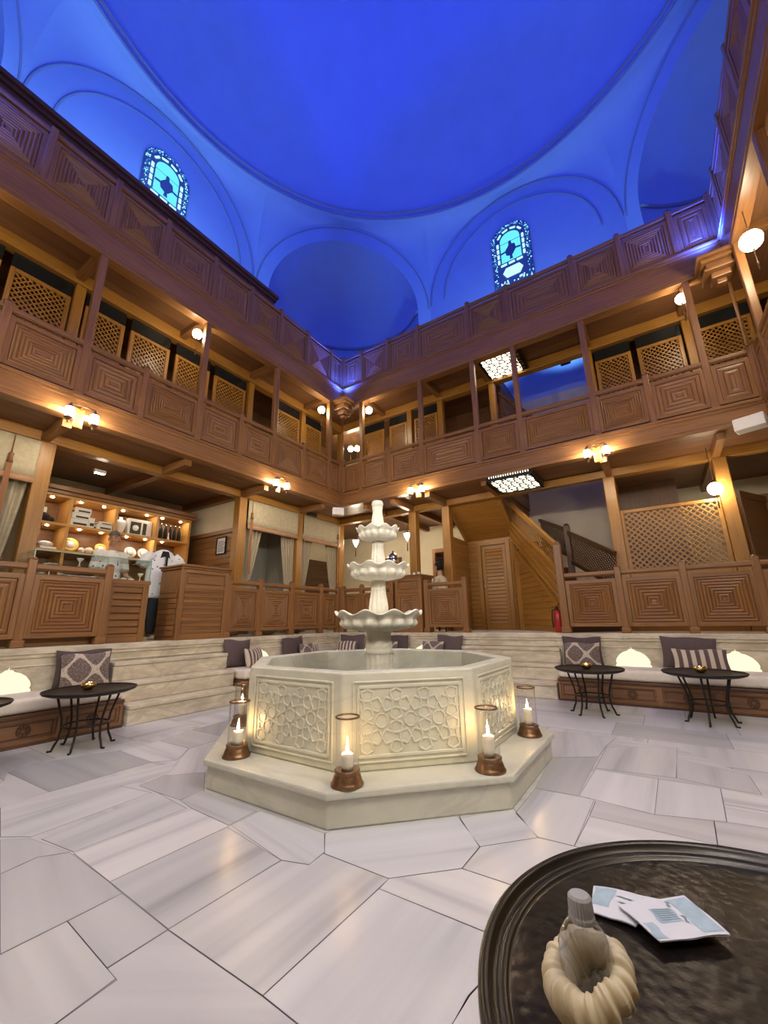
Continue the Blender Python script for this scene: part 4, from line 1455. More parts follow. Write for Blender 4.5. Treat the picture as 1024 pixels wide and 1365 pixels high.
# ------------------------------------------------------------------ arched windows with coloured glass
def hall_window(side, s, label, num):
    if side == 'left':
        T = lambda x, d, z: (WX0 + 0.01 + d, s + x, z)
    else:
        T = lambda x, d, z: (s + x, WY1 - 0.01 - d, z)
    t = thing('window_%d' % num, label, 'window', T(0, 0, 10.4), None, 'structure')
    def arch(w, zs, z0, rise=None, n=14):
        rise = rise or w
        return [(-w, z0), (w, z0)] + [(w * cos(pi * i / n), zs + rise * sin(pi * i / n)) for i in range(n + 1)]
    mb = MB(T)
    o, e1, e2 = (0, 0.0, 0), (1, 0, 0), (0, 0, 1)
    def flat(poly, d, m=0):
        mb.prism(poly, (0, d, 0), (1, 0, 0), (0, 0, 1), -0.02, m)
    flat(arch(0.60, 12.63, 10.35, 0.56), 0.0, 0)
    build('tracery', mb, M['lead'], t)
    mb = MB(T)
    r = random.Random(num)
    # bright field, split by a bar, with a medallion
    flat(arch(0.30, 12.56, 12.5, 0.28), 0.025, 0)
    flat(rect(-0.30, 0.30, 11.78, 12.46), 0.025, 0)
    flat([(-0.30, 11.38), (-0.2, 11.2), (0.2, 11.2), (0.30, 11.38), (0.2, 11.54), (-0.2, 11.54)], 0.025, 1)
    # dashes round the field
    for q in range(4):
        z0 = 11.80 + q * 0.205
        for sx in (-1, 1):
            flat(rect(sx * 0.385 - 0.032, sx * 0.385 + 0.032, z0, z0 + 0.14), 0.025, 1)
    for q in range(3):
        flat(rect(-0.34 + q * 0.24, -0.34 + q * 0.24 + 0.18, 11.66, 11.72), 0.025, 1)
    for q in range(4):
        a0, a1 = pi * (0.12 + q * 0.205), pi * (0.12 + q * 0.205 + 0.14)
        flat([(0.36 * cos(a0), 12.62 + 0.32 * sin(a0)), (0.41 * cos(a0), 12.62 + 0.37 * sin(a0)), (0.41 * cos(a1), 12.62 + 0.37 * sin(a1)), (0.36 * cos(a1), 12.62 + 0.32 * sin(a1))], 0.025, 1)
    # speckled border
    for q in range(320):
        sx = r.choice([-1, 1])
        if r.random() < 0.7:
            x, z = sx * r.uniform(0.455, 0.575), r.uniform(10.4, 12.7)
        else:
            a = r.uniform(0, pi)
            k = r.uniform(0.79, 0.96)
            x, z = 0.60 * k * cos(a), 12.63 + 0.56 * k * sin(a)
        w = r.uniform(0.006, 0.017)
        flat([(x - w, z), (x, z - w), (x + w, z), (x, z + w)], 0.025, r.choice([0, 1, 2, 2]))
    for q in range(26):
        x, z = r.uniform(-0.4, 0.4), r.uniform(10.95, 11.08)
        flat(rect(x, x + 0.03, z, z + 0.03), 0.025, 1)
    build('panes', mb, [M['cyan'], M['cyan2'], M['cyan3']], t)
    mb = MB(T)
    def lead(poly):
        mb.prism(poly, (0, 0.05, 0), (1, 0, 0), (0, 0, 1), -0.02)
    lead([(-0.14, 11.98), (0.02, 11.90), (0.17, 12.12), (0.14, 12.30), (-0.02, 12.36), (-0.17, 12.14)])
    for sx in (-1, 1):
        lead([(sx * 0.17, 12.1), (sx * 0.30, 12.08), (sx * 0.30, 12.13), (sx * 0.17, 12.15)][::sx])
    lead([(-0.05, 12.36), (0.05, 12.36), (0.03, 12.47), (-0.03, 12.47)])
    lead([(-0.05, 11.80), (0.05, 11.80), (0.03, 11.92), (-0.03, 11.92)])
    for q in range(18):
        x, z = r.uniform(-0.12, 0.12), r.uniform(11.99, 12.28)
        mb.prism(rect(x, x + 0.02, z, z + 0.02), (0, 0.055, 0), (1, 0, 0), (0, 0, 1), -0.01, 1)
    build('medallion', mb, [M['lead'], M['cyan2']], t)

hall_window('left', 3.66, 'arched coloured glass window above the left parapet', 1)
hall_window('back', -2.17, 'arched coloured glass window above the back parapet', 2)

# ------------------------------------------------------------------ wall sconces
def make_sconce():
    t = thing('wall_sconce', None, 'sconce')
    mb = MB()
    mb.box(-0.055, 0.055, -0.03, 0.0, -0.15, 0.13)
    build('backplate', mb, M['honey'], t, bevel=0.01)
    mb = MB()
    mb.tube([(0, -0.03, 0.10), (0, -0.10, 0.14), (0, -0.12, 0.13)], 0.008, 6)
    mb.tube([(-0.14, -0.12, 0.13), (0.14, -0.12, 0.13)], 0.009, 6)
    build('arm', mb, M['bronze'], t)
    for sx in (-1, 1):
        x = sx * 0.14
        mb = MB()
        mb.lathe([(0.045, -0.07), (0.05, 0.0), (0.045, 0.06)], 12, (x, -0.12, 0.0))
        mb.lathe([(0.0, -0.07), (0.045, -0.07)], 12, (x, -0.12, 0.0))
        g = build('lamp_glass', mb, M['bulb'], t)
        mb = MB()
        mb.lathe([(0.0, 0.13), (0.012, 0.12), (0.02, 0.095), (0.055, 0.062), (0.055, 0.055), (0.0, 0.055)], 12, (x, -0.12, 0.0))
        build('lamp_cap', mb, M['bronze'], g)
        mb = MB()
        mb.lathe([(0.0, -0.072), (0.052, -0.074), (0.05, -0.09), (0.02, -0.11), (0.012, -0.13), (0.016, -0.145), (0.0, -0.16)], 12, (x, -0.12, 0.0))
        build('lamp_foot', mb, M['bronze'], g)
    return t

sc, used = make_sconce(), []
place(sc, used, (XL - 0.0, 1.85, 3.80), pi / 2, 'twin lantern sconce on the left beam, above the shop', 'twin lantern sconces')
place(sc, used, (XL - 0.0, 5.30, 3.80), pi / 2, 'twin lantern sconce on the left beam, above the curtained bays', 'twin lantern sconces')
place(sc, used, (-3.92, YB, 3.80), 0, 'twin lantern sconce on the back beam, above the reception desk', 'twin lantern sconces')
place(sc, used, (-0.50, YB, 3.80), 0, 'twin lantern sconce on the back beam, right of the stair', 'twin lantern sconces')
place(sc, used, (XR, 5.30, 3.80), -pi / 2, 'twin lantern sconce on the right beam, nearer the back wall', 'twin lantern sconces')
place(sc, used, (XR, 1.85, 3.80), -pi / 2, 'twin lantern sconce on the right beam, farther from the back wall', 'twin lantern sconces')
place(sc, used, (-3.92, YF, 3.80), pi, 'twin lantern sconce on the front beam, farther left', 'twin lantern sconces')
place(sc, used, (-0.50, YF, 3.80), pi, 'twin lantern sconce on the front beam, farther right', 'twin lantern sconces')

# ------------------------------------------------------------------ hanging globe lamps
def make_globe(top, tail=0.30, r=0.082):
    t = thing('hanging_globe_lamp', None, 'hanging lamp')
    mb = MB()
    mb.ball((0, 0, 0), (r, r, r * 1.05), 18, 12)
    build('globe', mb, M['globe'], t)
    mb = MB()
    mb.lathe([(0.0, r * 1.35), (0.02, r * 1.3), (0.05, r * 1.02), (0.055, r * 0.93), (0.0, r * 0.93)], 12)
    mb.tube([(0, 0, r * 1.3), (0, 0, top)], 0.006, 6)
    build('chain', mb, M['bronze'], t)
    mb = MB()
    mb.lathe([(0.0, -r * 1.0), (0.022, -r * 1.02), (0.012, -r * 1.2), (0.006, -r * 1.3), (0.006, -tail), (0.014, -tail - 0.02), (0.012, -tail - 0.12), (0.0, -tail - 0.13)], 10)
    build('tail_cord', mb, M['bronze'], t)
    return t

gl, used = make_globe(0.44), []
GL = [((XL - 0.17, 3.40, 6.20), 'lit globe lamp hanging in the lower left gallery'),
      ((XL - 0.12, 6.66, 6.14), 'lit globe lamp hanging just left of the corner bracket'),
      ((-5.30, YB + 0.12, 6.20), 'lit globe lamp hanging just right of the corner bracket'),
      ((1.06, YB + 0.12, 6.22), 'lit globe lamp hanging in the lower back gallery by the right corner'),
      ((XL - 0.15, 0.10, 6.18), 'lit globe lamp of the left gallery, near the left edge'),
      ((XR + 0.15, 3.40, 6.18), 'lit globe lamp in the middle of the right gallery'),
      ((XR + 0.15, 0.10, 6.18), 'lit globe lamp of the right gallery, near the front'),
      ((-3.9, YF - 0.15, 6.18), 'lit globe lamp of the front gallery, farther left'),
      ((-0.5, YF - 0.15, 6.18), 'lit globe lamp of the front gallery, farther right')]
for p, lab in GL:
    place(gl, used, p, 0, lab, 'globe lamps of the lower gallery')
place(gl, used, (-7.12, 9.02, 6.20), 0, 'left of two small lamps glimpsed in the dark corner of the lower gallery', 'globe lamps of the lower gallery')
place(gl, used, (-6.95, 9.12, 6.20), 0, 'right of two small lamps glimpsed in the dark corner of the lower gallery', 'globe lamps of the lower gallery')
gg = make_globe(0.71, 0.2, 0.10)
place(gg, [], (1.02, 8.20, 3.13), 0, 'lit globe lamp hanging in front of the right end of the lattice screen')
gg = make_globe(0.50, 0.34, 0.125)
place(gg, [], (XR + 0.06, 6.30, 5.94), 0, 'large lit globe lamp hanging at the right edge of the lower gallery')

def make_pendant():
    t = thing('teardrop_pendant', None, 'hanging lamp')
    mb = MB()
    mb.lathe([(0.0, -0.15), (0.02, -0.12), (0.075, 0.0), (0.085, 0.03), (0.07, 0.06), (0.0, 0.065)], 14)
    build('glass_drop', mb, M['pend'], t)
    mb = MB()
    mb.lathe([(0.088, 0.035), (0.092, 0.045), (0.06, 0.08), (0.02, 0.11), (0.0, 0.12)], 14)
    mb.tube([(0, 0, 0.12), (0, 0, 0.54)], 0.005, 6)
    build('chain', mb, M['bronze'], t)
    mb = MB()
    mb.tube([(0, 0, -0.15), (0, 0, -0.22)], 0.004, 6)
    mb.lathe([(0.0, -0.2), (0.012, -0.22), (0.014, -0.42), (0.0, -0.42)], 8)
    build('tassel', mb, M['dark'], t)
    return t

pd, used = make_pendant(), []
place(pd, used, (-6.90, 9.0, 3.31), 0, 'teardrop pendant lamp left of the fountain spout, in the corner room', 'teardrop pendants')
place(pd, used, (-5.22, 9.0, 3.29), 0, 'teardrop pendant lamp with dark tassel, above the reception desk', 'teardrop pendants')

# ------------------------------------------------------------------ latticed ceiling lamps
def star_segments(poly, theta):
    """polygons-in-contact: from each edge midpoint two rays leave at theta; join the neighbours"""
    K = len(poly)
    out = []
    mids, fwd, bwd = [], [], []
    for i in range(K):
        a, b = Vector(poly[i]), Vector(poly[(i + 1) % K])
        m = (a + b) / 2
        e = (b - a).normalized()
        mids.append(m)
        fwd.append(Vector((e.x * cos(theta) - e.y * sin(theta), e.x * sin(theta) + e.y * cos(theta))))
        bwd.append(Vector((-e.x * cos(theta) - e.y * sin(theta), e.x * sin(theta) - e.y * cos(theta))))
    for i in range(K):
        j = (i + 1) % K
        p, d, q, g = mids[i], fwd[i], mids[j], bwd[j]
        den = d.x * g.y - d.y * g.x
        if abs(den) < 1e-6:
            continue
        t = ((q.x - p.x) * g.y - (q.y - p.y) * g.x) / den
        x = p + d * t
        out.append(((p.x, p.y), (x.x, x.y)))
        out.append(((x.x, x.y), (q.x, q.y)))
    return out

def hex_stars(w, h, r, theta):
    segs = []
    box = rect(-w / 2, w / 2, -h / 2, h / 2)
    dx, dy = r * sqrt(3), r * 1.5
    for i in range(-12, 13):
        for j in range(-12, 13):
            cx, cy = i * dx + (j % 2) * dx / 2, j * dy
            if abs(cx) > w / 2 + r or abs(cy) > h / 2 + r:
                continue
            poly = [(cx + r * cos(pi / 6 + k * pi / 3), cy + r * sin(pi / 6 + k * pi / 3)) for k in range(6)]
            for p, q in star_segments(poly, theta):
                s = clip_poly(p, q, box)
                if s:
                    segs.append(s)
    return segs

def ceiling_lamp(c, w, h, label):
    t = thing('ceiling_lantern', label, 'ceiling lamp', (c[0], c[1], c[2]), 'latticed ceiling lamps over the stair')
    x, y, z = c
    mb = MB()
    for a, b, d, e in ((-w / 2, w / 2, -h / 2, -h / 2 + 0.03), (-w / 2, w / 2, h / 2 - 0.03, h / 2), (-w / 2, -w / 2 + 0.03, -h / 2, h / 2), (w / 2 - 0.03, w / 2, -h / 2, h / 2)):
        mb.box(x + a, x + b, y + d, y + e, z - 0.12, z)
    mb.box(x - w / 2, x + w / 2, y - h / 2, y + h / 2, z - 0.005, z)
    build('frame', mb, M['iron'], t)
    mb = MB()
    mb.box(x - w / 2 + 0.03, x + w / 2 - 0.03, y - h / 2 + 0.03, y + h / 2 - 0.03, z - 0.095, z - 0.09)
    build('diffuser', mb, M['ceil'], t)
    mb = MB()
    for p, q in hex_stars(w - 0.06, h - 0.06, 0.13, radians(58)):
        mb.bar((x + p[0], y + p[1], z - 0.112), (x + q[0], y + q[1], z - 0.112), 0.02, 0.014)
    for a, b in (((-1, -1), (1, -1)), ((1, -1), (1, 1)), ((1, 1), (-1, 1)), ((-1, 1), (-1, -1))):
        mb.bar((x + a[0] * (w / 2 - .03), y + a[1] * (h / 2 - .03), z - 0.112), (x + b[0] * (w / 2 - .03), y + b[1] * (h / 2 - .03), z - 0.112), 0.02, 0.012)
    build('star_lattice', mb, M['iron'], t)
    mb = MB()
    n = 17
    for i in range(n):
        xx = x - w / 2 + 0.06 + (w - 0.12) * i / (n - 1)
        mb.box(xx - 0.007, xx + 0.007, y - h / 2 - 0.004, y - h / 2 + 0.002, z - 0.06, z - 0.035)
    build('perforation', mb, M['ceil'], t)

ceiling_lamp((-2.05, 7.93, 6.60), 0.86, 1.0, 'latticed star-pattern ceiling lamp under the upper gallery, over the stair opening')
ceiling_lamp((-2.03, 7.85, 3.83), 0.86, 0.98, 'latticed star-pattern ceiling lamp at ground level, above the stair door')

# ------------------------------------------------------------------ glowing ogee niches in the ledge
def ogee(w, h):
    P = [(-1, 0), (1, 0), (1, 0.30), (0.93, 0.36), (0.97, 0.45), (0.90, 0.58), (0.72, 0.74), (0.48, 0.85), (0.24, 0.90), (0.16, 0.96), (0.05, 0.97), (0.0, 1.06)]
    right = P[1:]
    left = [(-x, y) for x, y in right[::-1][1:]]
    return [(x * w, y * h) for x, y in right + left]

NI = [('left', 1.67, 'glowing ogee wall niche left of the patterned cushion'), ('left', 0.45, 'glowing ogee wall niche at the far left end of the ledge'),
      ('left', 5.10, 'glowing ogee wall niche beside the striped cushion, left of the fountain'), ('left', 6.30, 'glowing ogee wall niche half hidden beside the brown patterned cushion near the corner'),
      ('back', -5.15, 'glowing ogee wall niche tip just left of the fountain pedestal'), ('back', -3.95, 'glowing ogee wall niche just right of the fountain pedestal'),
      ('back', -0.47, 'glowing ogee wall niche between the two right-hand tables'), ('back', 0.72, 'glowing ogee wall niche right of the wide striped cushion')]
for side, s, lab in NI:
    fr = wall_frame(side)
    t = thing('wall_niche_light', lab, 'niche light', fr(s, 0, 0.36), 'glowing ogee niches')
    mb = MB(fr)
    mb.prism([(s + a, 0.36 + b) for a, b in ogee(0.225, 0.335)], (0, -0.022, 0), (1, 0, 0), (0, 0, 1), -0.03)
    build('diffuser', mb, M['niche'], t)
    mb = MB(fr)
    out = [(s + a * 1.0, -0.02, 0.36 + b) for a, b in ogee(0.235, 0.345)]
    mb.tube(out, 0.009, 6, closed=True)
    build('rim', mb, M['stone'], t)

# ------------------------------------------------------------------ speakers and a small sign box
for p, s, rz, lab in (((-5.91, 7.03, 3.60), (0.13, 0.09, 0.085), radians(45), 'white loudspeaker under the beam in the back left corner'),
                      ((1.42, 7.10, 3.71), (0.17, 0.10, 0.09), radians(-20), 'white loudspeaker on the back beam at the right edge')):
    t = thing('loudspeaker', lab, 'speaker', (p[0], p[1], p[2] - s[2]))
    R3 = Matrix.Rotation(rz, 3, 'Z')
    mb = MB(lambda x, y, z, p=p, R3=R3: tuple(Vector(p) + R3 @ Vector((x, y, z))))
    mb.box(-s[0], s[0], -s[1], s[1], -s[2], s[2])
    build('cabinet', mb, M['white'], t, bevel=0.015)
    mb = MB(lambda x, y, z, p=p, R3=R3: tuple(Vector(p) + R3 @ Vector((x, y, z))))
    mb.box(-0.02, 0.02, s[1] - 0.02, s[1] + (0.26 if p[0] < 0 else 0.11), -0.03, 0.03)
    if p[0] < 0:
        mb.box(-0.02, 0.02, s[1] + 0.2, s[1] + 0.26, -0.03, 0.22)
    mb.box(-0.02, 0.02, -0.02, 0.02, s[2], s[2] + 0.02)
    build('bracket', mb, M['iron'], t)
mb = MB(wall_frame('left'))
mb.box(7.08, 7.40, LIN - 0.14, LIN - 0.095, 3.70, 3.80)
tag(build('sign_box', mb, M['black'], bevel=0.006), 'small dark box on the beam above the middle curtain post', 'sign box')

# ------------------------------------------------------------------ housings given to the added uplights and court fill spotlights
def make_added_uplight():
    t = thing('added_uplight', None, 'added_uplight')
    mb = MB()
    mb.box(-0.11, 0.11, -0.08, 0.08, 0.0, 0.16)
    build('housing', mb, M['iron'], t, bevel=0.01)
    mb = MB()
    mb.box(-0.09, 0.09, -0.06, 0.06, 0.16, 0.165)
    build('lens', mb, M['cyan2'], t)  # lens of the added light shares the pale window pane glow
    return t
ul, used = make_added_uplight(), []
names = ['left gallery, nearer the back', 'left gallery, nearer the front', 'back gallery, left half', 'back gallery, right half', 'right gallery, nearer the back', 'right gallery, nearer the front', 'front gallery, left half', 'front gallery, right half']
for (x, y, z, w), nm in zip(ADDED_WASH, names):
    place(ul, used, (x, y, z + 0.001), 0, ('added cool fill light on the cabin roof above the %s' if z > 8 else 'added cool fill light on the floor of the upper %s') % nm, 'added uplights on the upper gallery')
def make_added_spot():
    t = thing('added_court_spotlight', None, 'spotlight')
    mb = MB()
    mb.lathe([(0.0, 0.16), (0.06, 0.15), (0.075, 0.0), (0.065, 0.0), (0.05, 0.12), (0.0, 0.13)], 16)
    mb.tube([(0, 0, 0.14), (0, 0, 0.20)], 0.012, 6)
    build('housing', mb, M['iron'], t)
    return t
sl, used = make_added_spot(), []
names = ['front beam, left', 'front beam, middle', 'front beam, right', 'right beam, nearer the front', 'right beam, middle', 'right beam, nearer the back']
for (x, y), nm in zip(ADDED_SPOTS, names):
    ux = 0.06 if y < 0 else 0
    place(sl, used, (x, y, 3.60), 0, 'added fill spotlight under the lower gallery, %s' % nm, 'added court spotlights')
for (x, y), nm in zip(ADDED_SPOTS, names):
    place(sl, used, (x, y, 6.23), 0, 'added fill spotlight under the upper gallery, %s' % nm, 'added court spotlights')

# ------------------------------------------------------------------ marble fountain
FX, FY = -2.35, 3.44
ft = thing('fountain', 'octagonal carved marble fountain with three scalloped tiers', 'fountain', (FX, FY, 0))
def octo(ap):
    R = ap / cos(pi / 8)
    return [(R * cos(pi / 8 + k * pi / 4), R * sin(pi / 8 + k * pi / 4)) for k in range(8)]
mb = MB()
mb.prism(octo(1.385), (FX, FY, 0), (1, 0, 0), (0, 1, 0), 0.155)
mb.prism(octo(1.415), (FX, FY, 0.155), (1, 0, 0), (0, 1, 0), 0.045)
build('plinth', mb, M['basin'], ft, bevel=0.012)
mb = MB()
out, inn = octo(1.14), octo(1.02)
lo, hi, fl = 0.20, 0.81, 0.32
pts = [(FX + x, FY + y, lo) for x, y in out] + [(FX + x, FY + y, hi) for x, y in out] + [(FX + x, FY + y, hi) for x, y in inn] + [(FX + x, FY + y, fl) for x, y in inn]
faces, uvs = [], []
for k in range(8):
    j = (k + 1) % 8
    for a in (0, 8, 16):
        faces.append([a + k, a + j, a + 8 + j, a + 8 + k])
        uvs.append([(0, 0), (1, 0), (1, 1), (0, 1)])
faces.append([24 + k for k in range(8)])
uvs.append([(0, 0)] * 8)
faces.append([k for k in range(8)])
uvs.append([(0, 0)] * 8)
mb.add(pts, faces, uvs)
bas = build('basin', mb, M['basin'], ft, bevel=0.014, seg=3)
mb = MB()
mb.prism(octo(1.02), (FX, FY, 0.40), (1, 0, 0), (0, 1, 0), 0.02)
tag(build('water', mb, M['water'], bas), 'dark water surface')

def rosette_segments(w, h):
    """8.8.4 tiling, stars drawn by polygons in contact"""
    segs = []
    box = rect(-w / 2, w / 2, -h / 2, h / 2)
    p = h / 2.0
    s = p * math.tan(pi / 8)
    for i in range(-5, 6):
        for j in range(-4, 5):
            cx, cy = i * p, j * p
            R = (p / 2) / cos(pi / 8)
            o8 = [(cx + R * cos(pi / 8 + k * pi / 4), cy + R * sin(pi / 8 + k * pi / 4)) for k in range(8)]
            cx2, cy2 = cx + p / 2, cy + p / 2
            q = s / sqrt(2)
            o4 = [(cx2 + q * cos(k * pi / 2), cy2 + q * sin(k * pi / 2)) for k in range(4)]
            for poly, th in ((o8, radians(62)), (o4, radians(62))):
                for a, b in star_segments(poly, th):
                    c = clip_poly(a, b, box)
                    if c:
                        segs.append(c)
    return segs

for k in range(8):
    al = k * pi / 4
    n = Vector((cos(al), sin(al), 0))
    e = Vector((-sin(al), cos(al), 0))
    c = Vector((FX, FY, 0)) + n * 1.14 + Vector((0, 0, 0.50))
    w, h = 0.70, 0.40
    mb = MB()
    def at(a, b, off):
        return c + e * a + Vector((0, 0, b)) + n * off
    for grow, wd in ((0.045, 0.012), (0.012, 0.02)):
        W, Hh = w / 2 + grow, h / 2 + grow
        for p, q in (((-W, -Hh), (W, -Hh)), ((W, -Hh), (W, Hh)), ((W, Hh), (-W, Hh)), ((-W, Hh), (-W, -Hh))):
            mb.bar(at(p[0], p[1], 0.003), at(q[0], q[1], 0.003), wd, 0.014, n)
    for p, q in rosette_segments(w, h):
        mb.bar(at(p[0], p[1], 0.002), at(q[0], q[1], 0.002), 0.014, 0.013, n)
    for i in range(-2, 3):
        for j in (-1, 0, 1):
            x, y = i * 0.2, j * 0.2
            if abs(x) < w / 2 and abs(y) < h / 2 - 0.0:
                for q in range(8):
                    a = q * pi / 4 + pi / 8
                    a2 = a + pi / 4
                    mb.bar(at(x + 0.045 * cos(a), y + 0.045 * sin(a), 0.002), at(x + 0.045 * cos(a2), y + 0.045 * sin(a2), 0.002), 0.010, 0.012, n)
    build('carved_panel', mb, M['basin'], bas, bevel=0.003, seg=1)

def fluted(n, amp):
    return lambda th, r, z, k: (r * (1 - amp * (0.5 + 0.5 * cos(n * th)) ** 2), z)
mb = MB()
mb.lathe([(0.17, 0.32), (0.17, 0.40), (0.14, 0.44), (0.132, 0.50), (0.135, 0.80), (0.15, 0.84)], 64, (FX, FY, 0), fluted(14, 0.12))
mb.lathe([(0.0, 0.84), (0.14, 0.84), (0.125, 0.87), (0.132, 0.90), (0.128, 0.955), (0.118, 0.975), (0.122, 0.985), (0.115, 1.01), (0.13, 1.045), (0.16, 1.07), (0.0, 1.07)], 40, (FX, FY, 0))
build('pedestal', mb, M['bowl'], ft)

def bowl(R, zt, hgt, name):
    """a scalloped bowl: bulging gadroons below, a wavy everted rim above"""
    N = 8
    prof = [(0.0, 0.0), (0.30, 0.02), (0.55, 0.10), (0.78, 0.20), (0.88, 0.34), (0.905, 0.48), (0.875, 0.62), (0.87, 0.70), (0.93, 0.82), (1.0, 0.95), (1.01, 1.0),
            (0.97, 1.02), (0.88, 0.86), (0.70, 0.60), (0.40, 0.45), (0.0, 0.40)]
    bul = [0, .03, .08, .13, .15, .15, .09, .03, .02, .02, .02, .02, .02, .03, 0, 0]
    wav = [0, 0, 0, 0, 0, 0, 0, .01, .05, .11, .12, .12, .08, .02, 0, 0]
    def mod(th, r, z, k):
        g = abs(cos(N * th))
        s = cos(10 * th)
        return (r * (1 - bul[k] * (1 - g ** 0.8)) * (1 + 0.12 * wav[k] * s), z + wav[k] * hgt * s)
    mb = MB()
    mb.lathe([(r * R, zt - hgt + z * hgt) for r, z in prof], 144, (FX, FY, 0), mod)
    build(name, mb, M['bowl'], ft)
bowl(0.43, 1.225, 0.185, 'lower_bowl')
bowl(0.315, 1.69, 0.155, 'middle_bowl')
bowl(0.225, 2.075, 0.135, 'upper_bowl')
def baluster(z0, z1, r, name):
    h = z1 - z0
    prof = [(0.0, 0.0), (1.0, 0.0), (0.95, 0.08), (0.68, 0.14), (0.72, 0.18), (1.05, 0.26), (1.18, 0.38), (1.10, 0.52), (0.92, 0.70), (0.86, 0.84), (0.95, 0.93), (0.8, 0.94), (0.9, 1.0), (0.0, 1.0)]
    f = fluted(10, 0.16)
    def mod(th, rr, z, k):
        return f(th, rr, z, k) if 3 <= k <= 10 else (rr, z)
    mb = MB()
    mb.lathe([(a * r, z0 + b * h) for a, b in prof], 80, (FX, FY, 0), mod)
    build(name, mb, M['bowl'], ft)
baluster(1.10, 1.54, 0.086, 'lower_stem')
baluster(1.57, 1.95, 0.068, 'middle_stem')
baluster(1.97, 2.33, 0.060, 'upper_stem')
mb = MB()
mb.lathe([(0.0, 2.28), (0.05, 2.28), (0.046, 2.305), (0.058, 2.32), (0.064, 2.345), (0.058, 2.365), (0.05, 2.378), (0.03, 2.372), (0.0, 2.36)], 48, (FX, FY, 0), fluted(12, 0.05))
build('finial', mb, M['bowl'], ft)

# ------------------------------------------------------------------ candle lanterns on the plinth
def make_lantern():
    t = thing('hurricane_lantern', None, 'lantern')
    mb = MB()
    mb.lathe([(0.0, 0.0), (0.098, 0.0), (0.100, 0.012), (0.092, 0.020), (0.088, 0.034), (0.080, 0.056), (0.074, 0.068), (0.078, 0.074), (0.078, 0.084), (0.070, 0.086), (0.0, 0.080)], 40)
    build('base', mb, M['bronze'], t)
    mb = MB()
    mb.lathe([(0.070, 0.082), (0.071, 0.20), (0.072, 0.37)], 40)
    build('glass', mb, M['glass'], t)
    mb = MB()
    mb.tube([(0.072 * cos(2 * pi * i / 40), 0.072 * sin(2 * pi * i / 40), 0.374) for i in range(40)], 0.006, 8, closed=True)
    build('rim_ring', mb, M['bronze'], t)
    return t

def make_candle(h, r=0.036):
    t = thing('pillar_candle', None, 'candle')
    mb = MB()
    mb.lathe([(0.0, 0.0), (r, 0.0), (r * 1.02, h * 0.3), (r, h * 0.8), (r * 1.01, h + 0.003), (r * 0.82, h + 0.001), (r * 0.6, h - 0.012), (0.0, h - 0.015)], 28,
             mod=lambda th, q, z, k: (q * (1 + 0.02 * sin(3 * th + z * 30)), z + (0.004 * sin(2 * th) if k >= 4 else 0)))
    wx = build('wax', mb, M['wax'], t)
    mb = MB()
    mb.tube([(0, 0, h - 0.015), (0.001, 0, h + 0.008)], 0.0018, 6)
    build('wick', mb, M['black'], wx)
    mb = MB()
    mb.lathe([(0.0, h + 0.004), (0.006, h + 0.010), (0.009, h + 0.022), (0.007, h + 0.038), (0.003, h + 0.056), (0.0, h + 0.068)], 14)
    build('flame', mb, M['flame'], t)
    return t

ln, used = make_lantern(), []
LP = [(-2.775, 2.185, 'glass hurricane lantern at the front left corner of the fountain plinth', 'lit cream candle in the front left lantern, below its patterned marble panel', 0.085),
      (-1.735, 2.185, 'glass hurricane lantern at the plinth corner nearest the viewer, in the middle', 'lit cream candle in the middle lantern nearest the viewer', 0.085),
      (-1.085, 2.855, 'glass hurricane lantern on the plinth, by the right edge of the front panel', 'tall lit cream candle in the lantern by the front panel\'s right edge', 0.12),
      (-1.085, 3.82, 'glass hurricane lantern at the far right corner of the plinth', 'lit cream candle in the lantern at the far right corner of the plinth', 0.12),
      (-3.55, 2.82, 'glass hurricane lantern mostly hidden behind the front left lantern', 'lit candle glimpsed through the front left lantern glass', 0.12)]
cand = {}
for x, y, lab, clab, h in LP:
    place(ln, used, (x, y, 0.2), 0, lab, 'hurricane lanterns on the plinth')
    if h not in cand:
        cand[h] = (make_candle(h), [])
    place(cand[h][0], cand[h][1], (x, y, 0.283), RND.uniform(0, 6), clab, 'candles in the lanterns')

# ------------------------------------------------------------------ stone steps
def steps(side, s0, s1, fronts, label):
    fr = wall_frame(side)
    t = thing('stone_steps', label, 'steps', fr((s0 + s1) / 2, fronts[0] / 2, 0))
    for i, d in enumerate(fronts):
        z0, z1 = (0.0, 0.225, 0.455)[i], (0.225, 0.455, 0.685)[i]
        mb = MB(fr)
        e = 0.03 * i
        mb.box(s0, s1 - e * 0 + (0.04 * i if side == 'left' else 0.0), d + 0.015, -0.022, z0, z1 - 0.05)
        mb.box(s0, s1 + (0.04 * i if side == 'left' else 0.0), d, -0.022, z1 - 0.05, z1)
        build('step', mb, M['stone'], t, bevel=0.012, seg=3)
steps('left', 2.67, 4.26, (-0.67, -0.42, -0.17), 'three worn limestone steps up to the shop on the left')
steps('back', -3.12, -1.45, (-0.61, -0.36, -0.12), 'three worn limestone steps up to the stair on the back wall')

